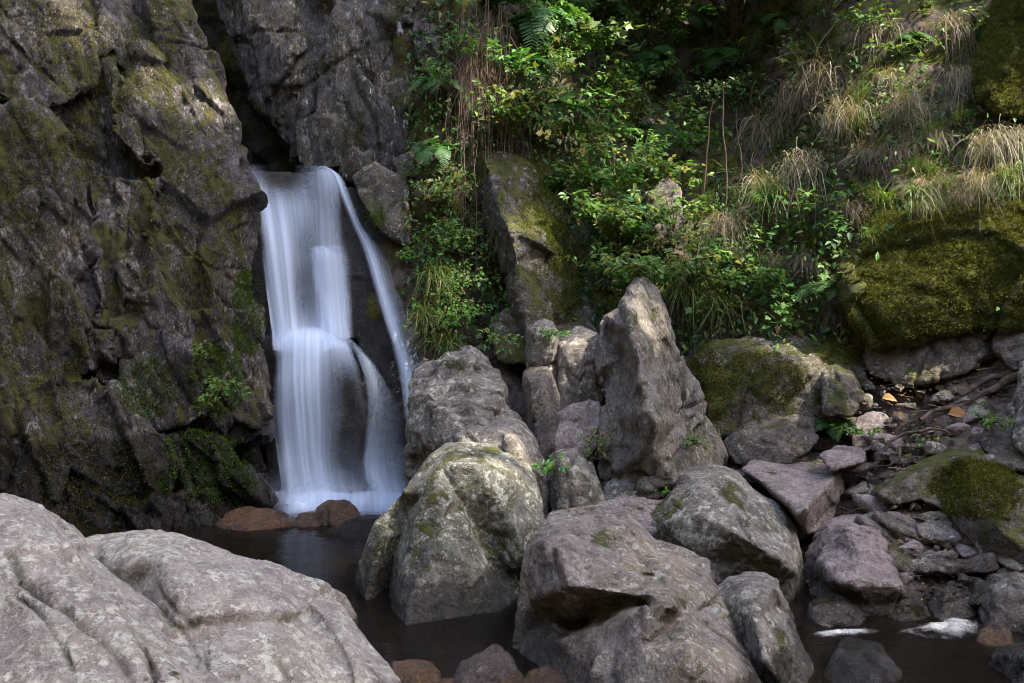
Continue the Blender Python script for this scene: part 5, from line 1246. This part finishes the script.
for i, (u, v, Y, lb, s) in enumerate([(440, 575, 5.9, '', 0), (600, 460, 6.25, 'bright green sprig growing out of the gap left of the pointed slab', .2), (546, 470, 6.0, 'tiny green plant behind the sunlit boulder', .12), (690, 445, 6.35, 'green plant on the lower flank of the pointed slab', .15), (655, 490, 6.05, 'small leafy plant on the little stone below the pointed slab', .1), (1015, 530, 5.4, 'bright green broad leaved plant at the frame edge beside the root', .2), (985, 425, 6.0, 'yellow green plant on the path edge', .15), (925, 445, 6.25, 'low green plant among the roots', .15), (850, 435, 6.4, 'green weed at the corner of the flat pink slab', .12), (500, 345, 7.1, 'green sprig above the grey boulder', .15), (552, 335, 7.05, 'tiny yellow green sprig on the small squarish stone', .08)]):
    if s: L(u, v, lb, s, 0.3, 36, 0.035, LEAF, 'leafpale' if i % 2 else 'leaf', P=at(u, v, Y), seed=100 + i, stems=5)

grs = [(690, 300, 'long', 1.1, 'long arching green grass behind the pointed slab'), (672, 275, 'long', 1.0, 'arching grass under the rock stub'), (720, 310, 'long', 0.9, 'grass hanging over the mossy band of the bank'), (705, 250, 'long', 0.9, 'long grass below the pale umbrella leaves'),
       (380, 222, 'green', 0.9, 'bright grass clump on the wet rock right of the fall'), (425, 320, 'long', 0.8, 'grass hanging at the foot of the creeper curtain'), (448, 345, 'long', 0.8, 'grass clump above the blocky grey boulder'), (436, 280, 'long', 0.9, 'grass in the middle of the creeper curtain'), (770, 200, 'long', 1.0, 'green grass mixed into the dry clump'),
       (860, 130, 'green', 1.0, 'short grass on the mossy slope beside the dry clump'), (690, 450, 'short', 1.0, 'short grass on the flank of the pointed slab'), (715, 440, 'short', 1.1, 'short grass at the right foot of the pointed slab'), (860, 100, 'green', .8, 'thin grass on the mossy slope'), (930, 130, 'short', 1.0, 'short grass under the hanging straw'), (600, 215, 'green', 0.9, 'grass at the edge of the mossy slab'), (500, 240, 'long', .7, 'grass drooping along the slab edge'),
       (960, 120, 'short', 1.0, 'short grass tuft on the moss left of the frame edge'), (890, 310, 'short', 0.8, 'grass at the base of the moss curtain')]
for i, (u, v, k, s, lb) in enumerate(grs):
    P = {380: at(380, 222, 8.2), 690.5: None}.get(u)
    if lb.startswith('short grass on the flank'): P = at(690, 452, 6.55)
    tuft(u, v, lb, k, s, 0.22, rot=0.4 * math.sin(i * 3), P=P)
dry = [(822, 85, 'dry', 1.2, 'big bleached clump of dry grass crowning the bank'), (795, 105, 'dry', 1.2, 'bleached dry grass leaning out just left of the big clump'), (770, 135, 'dry', 1.3, 'dry grass spilling down left of the big bleached clump'), (845, 120, 'dry', 1.0, 'dry grass right of the big bleached clump'), (805, 165, 'hang', 1.2, 'straw hanging below the big bleached clump'), (765, 190, 'dry', 0.9, 'dry grass over the dark mid bank'), (950, 25, 'hang', 1.0, 'long straw hanging from the bank top'), (960, 75, 'hang', 0.8, 'brown straw curtain around the mossy post of earth'), (1010, 140, 'hang', 1.0, 'pale straw clump at the frame edge'), (985, 150, 'dry', .8, 'dry grass beside the pale straw clump'), (880, 30, 'hang', .9, 'straw hanging from the bank top left of the long straw'), (905, 110, 'dry', .8, 'dry grass on the mossy slope between the big clump and the straw curtain'), (725, 230, 'dry', .8, 'thin dry grass above the long green grass'), (480, 30, 'brown', 1.2, 'brown hanging stems at the top of the root curtain'), (500, 85, 'brown', 1.0, 'brown hanging stems in the middle of the root curtain'), (465, 70, 'brown', 1.0, 'brown hanging stems left in the root curtain beside the rock')]
for i, (u, v, k, s, lb) in enumerate(dry): tuft(u, v, lb, k, s, 0.28, rot=0.5 * math.sin(i * 2.3), name='dry_grass', cat='dry grass')

for i, (u, v, k, s_) in enumerate([(885, 205, 'green', .9), (915, 198, 'long', .7), (945, 192, 'green', .8), (980, 186, 'dry', .7), (1005, 182, 'long', .7), (868, 240, 'green', .7), (930, 190, 'dry', .6)]):
    tuft(u, v, 'grass tuft on the upper lip of the thick moss cushion', k, s_, 0.35, rot=rs.uniform(-.6, .6), group='grass tufts along the lip of the moss cushion')
for i in range(44):
    u = rs.uniform(855, 1040) if i < 30 else rs.uniform(700, 850); v = rs.uniform(-10, 215) if i < 30 else rs.uniform(200, 330)
    tuft(u, v, 'short grass tuft growing out of the mossy bank', ('short', 'dry', 'green')[i % 3], (1.0, 0.5, 0.6)[i % 3] * rs.uniform(.7, 1.2), 0.12, rot=rs.uniform(-.6, .6), group='grass tufts scattered over the mossy bank')
# hanging roots, upright dry stalks, roots on the path
def strand(label, pts, r0, r1, name='root', cat='root', mat='stem', wob=0.02, seed=0, group=None):
    P = resample(np.array(pts), 24); rs_ = np.random.RandomState(seed)
    w = np.stack([fbm(np.stack([np.linspace(0, 4, 24) + seed * 7, np.full(24, k * 9.0), np.zeros(24)], 1), 2) for k in range(3)], 1)
    P = P + w * wob
    v, f = tube(P - P[0], r0, r1, 6)
    return tag(link(name, mesh_np(name, v, f), M[mat], loc=P[0]), label, cat, group)
for i in range(16):
    u = 462 + i * 3.4 + rs.uniform(-3, 3); v0 = rs.uniform(-30, 60); v1 = rs.uniform(130, 290)
    o_ = [bank_point(u + rs.uniform(-4, 4), v0 + (v1 - v0) * q, 0.25 + 0.1 * rs.rand()) for q in (0, .33, .66, 1)]
    strand('thin brown root hanging straight down in the root curtain', o_, 0.004, 0.0015, 'hanging_root', 'hanging root', seed=i, group='hanging roots between rock and slab')
for i, (a, b, lb) in enumerate([((726, 205), (722, 85), 'bare upright dead stalk in front of the dark hollow'), ((742, 180), (735, 110), 'short bare stalk beside the taller one'), ((700, 210), (712, 100), 'thin leaning stalk left of the upright one'), ((786, 215), (800, 150), 'thin stalk among the dry grass')]):
    A = bank_point(*a, 0.3); Bp = A + np.array(((b[0] - a[0]) / FPX * A[1], -0.05, (a[1] - b[1]) / FPX * A[1]))
    strand(lb, [A, (A * 2 + Bp) / 3 + (0.01, 0, 0), (A + 2 * Bp) / 3 - (0.01, 0, 0), Bp], 0.008, 0.003, 'stalk', 'stalk', seed=30 + i)
rts = [([(1030, 375), (1000, 385), (970, 400), (945, 408), (920, 420)], .030, .012, 'thick pale root crossing the top of the path'), ([(1040, 345), (1010, 372), (985, 380), (960, 395)], .028, .014, 'root running down from the bank at the frame edge'), ([(925, 478), (950, 480), (975, 492), (990, 506)], .022, .010, 'pale root curling over the front of the tilted slab'),
       ([(870, 470), (885, 450), (895, 438), (925, 430), (950, 432)], .016, .007, 'thin branching root in the middle of the path'), ([(862, 482), (890, 478), (910, 468)], .015, .008, 'root along the lower side of the path'), ([(985, 520), (1010, 508), (1040, 500)], .022, .012, 'dark root sticking out beside the green plant'), ([(905, 440), (900, 455), (890, 466)], .012, .005, 'short side root dropping down the path')]
for i, (pp, r0, r1, lb) in enumerate(rts): strand(lb, [bank_point(u, v, 0.12) for u, v in pp], r0, r1, 'root', 'root', 'bark', 0.03, seed=50 + i)
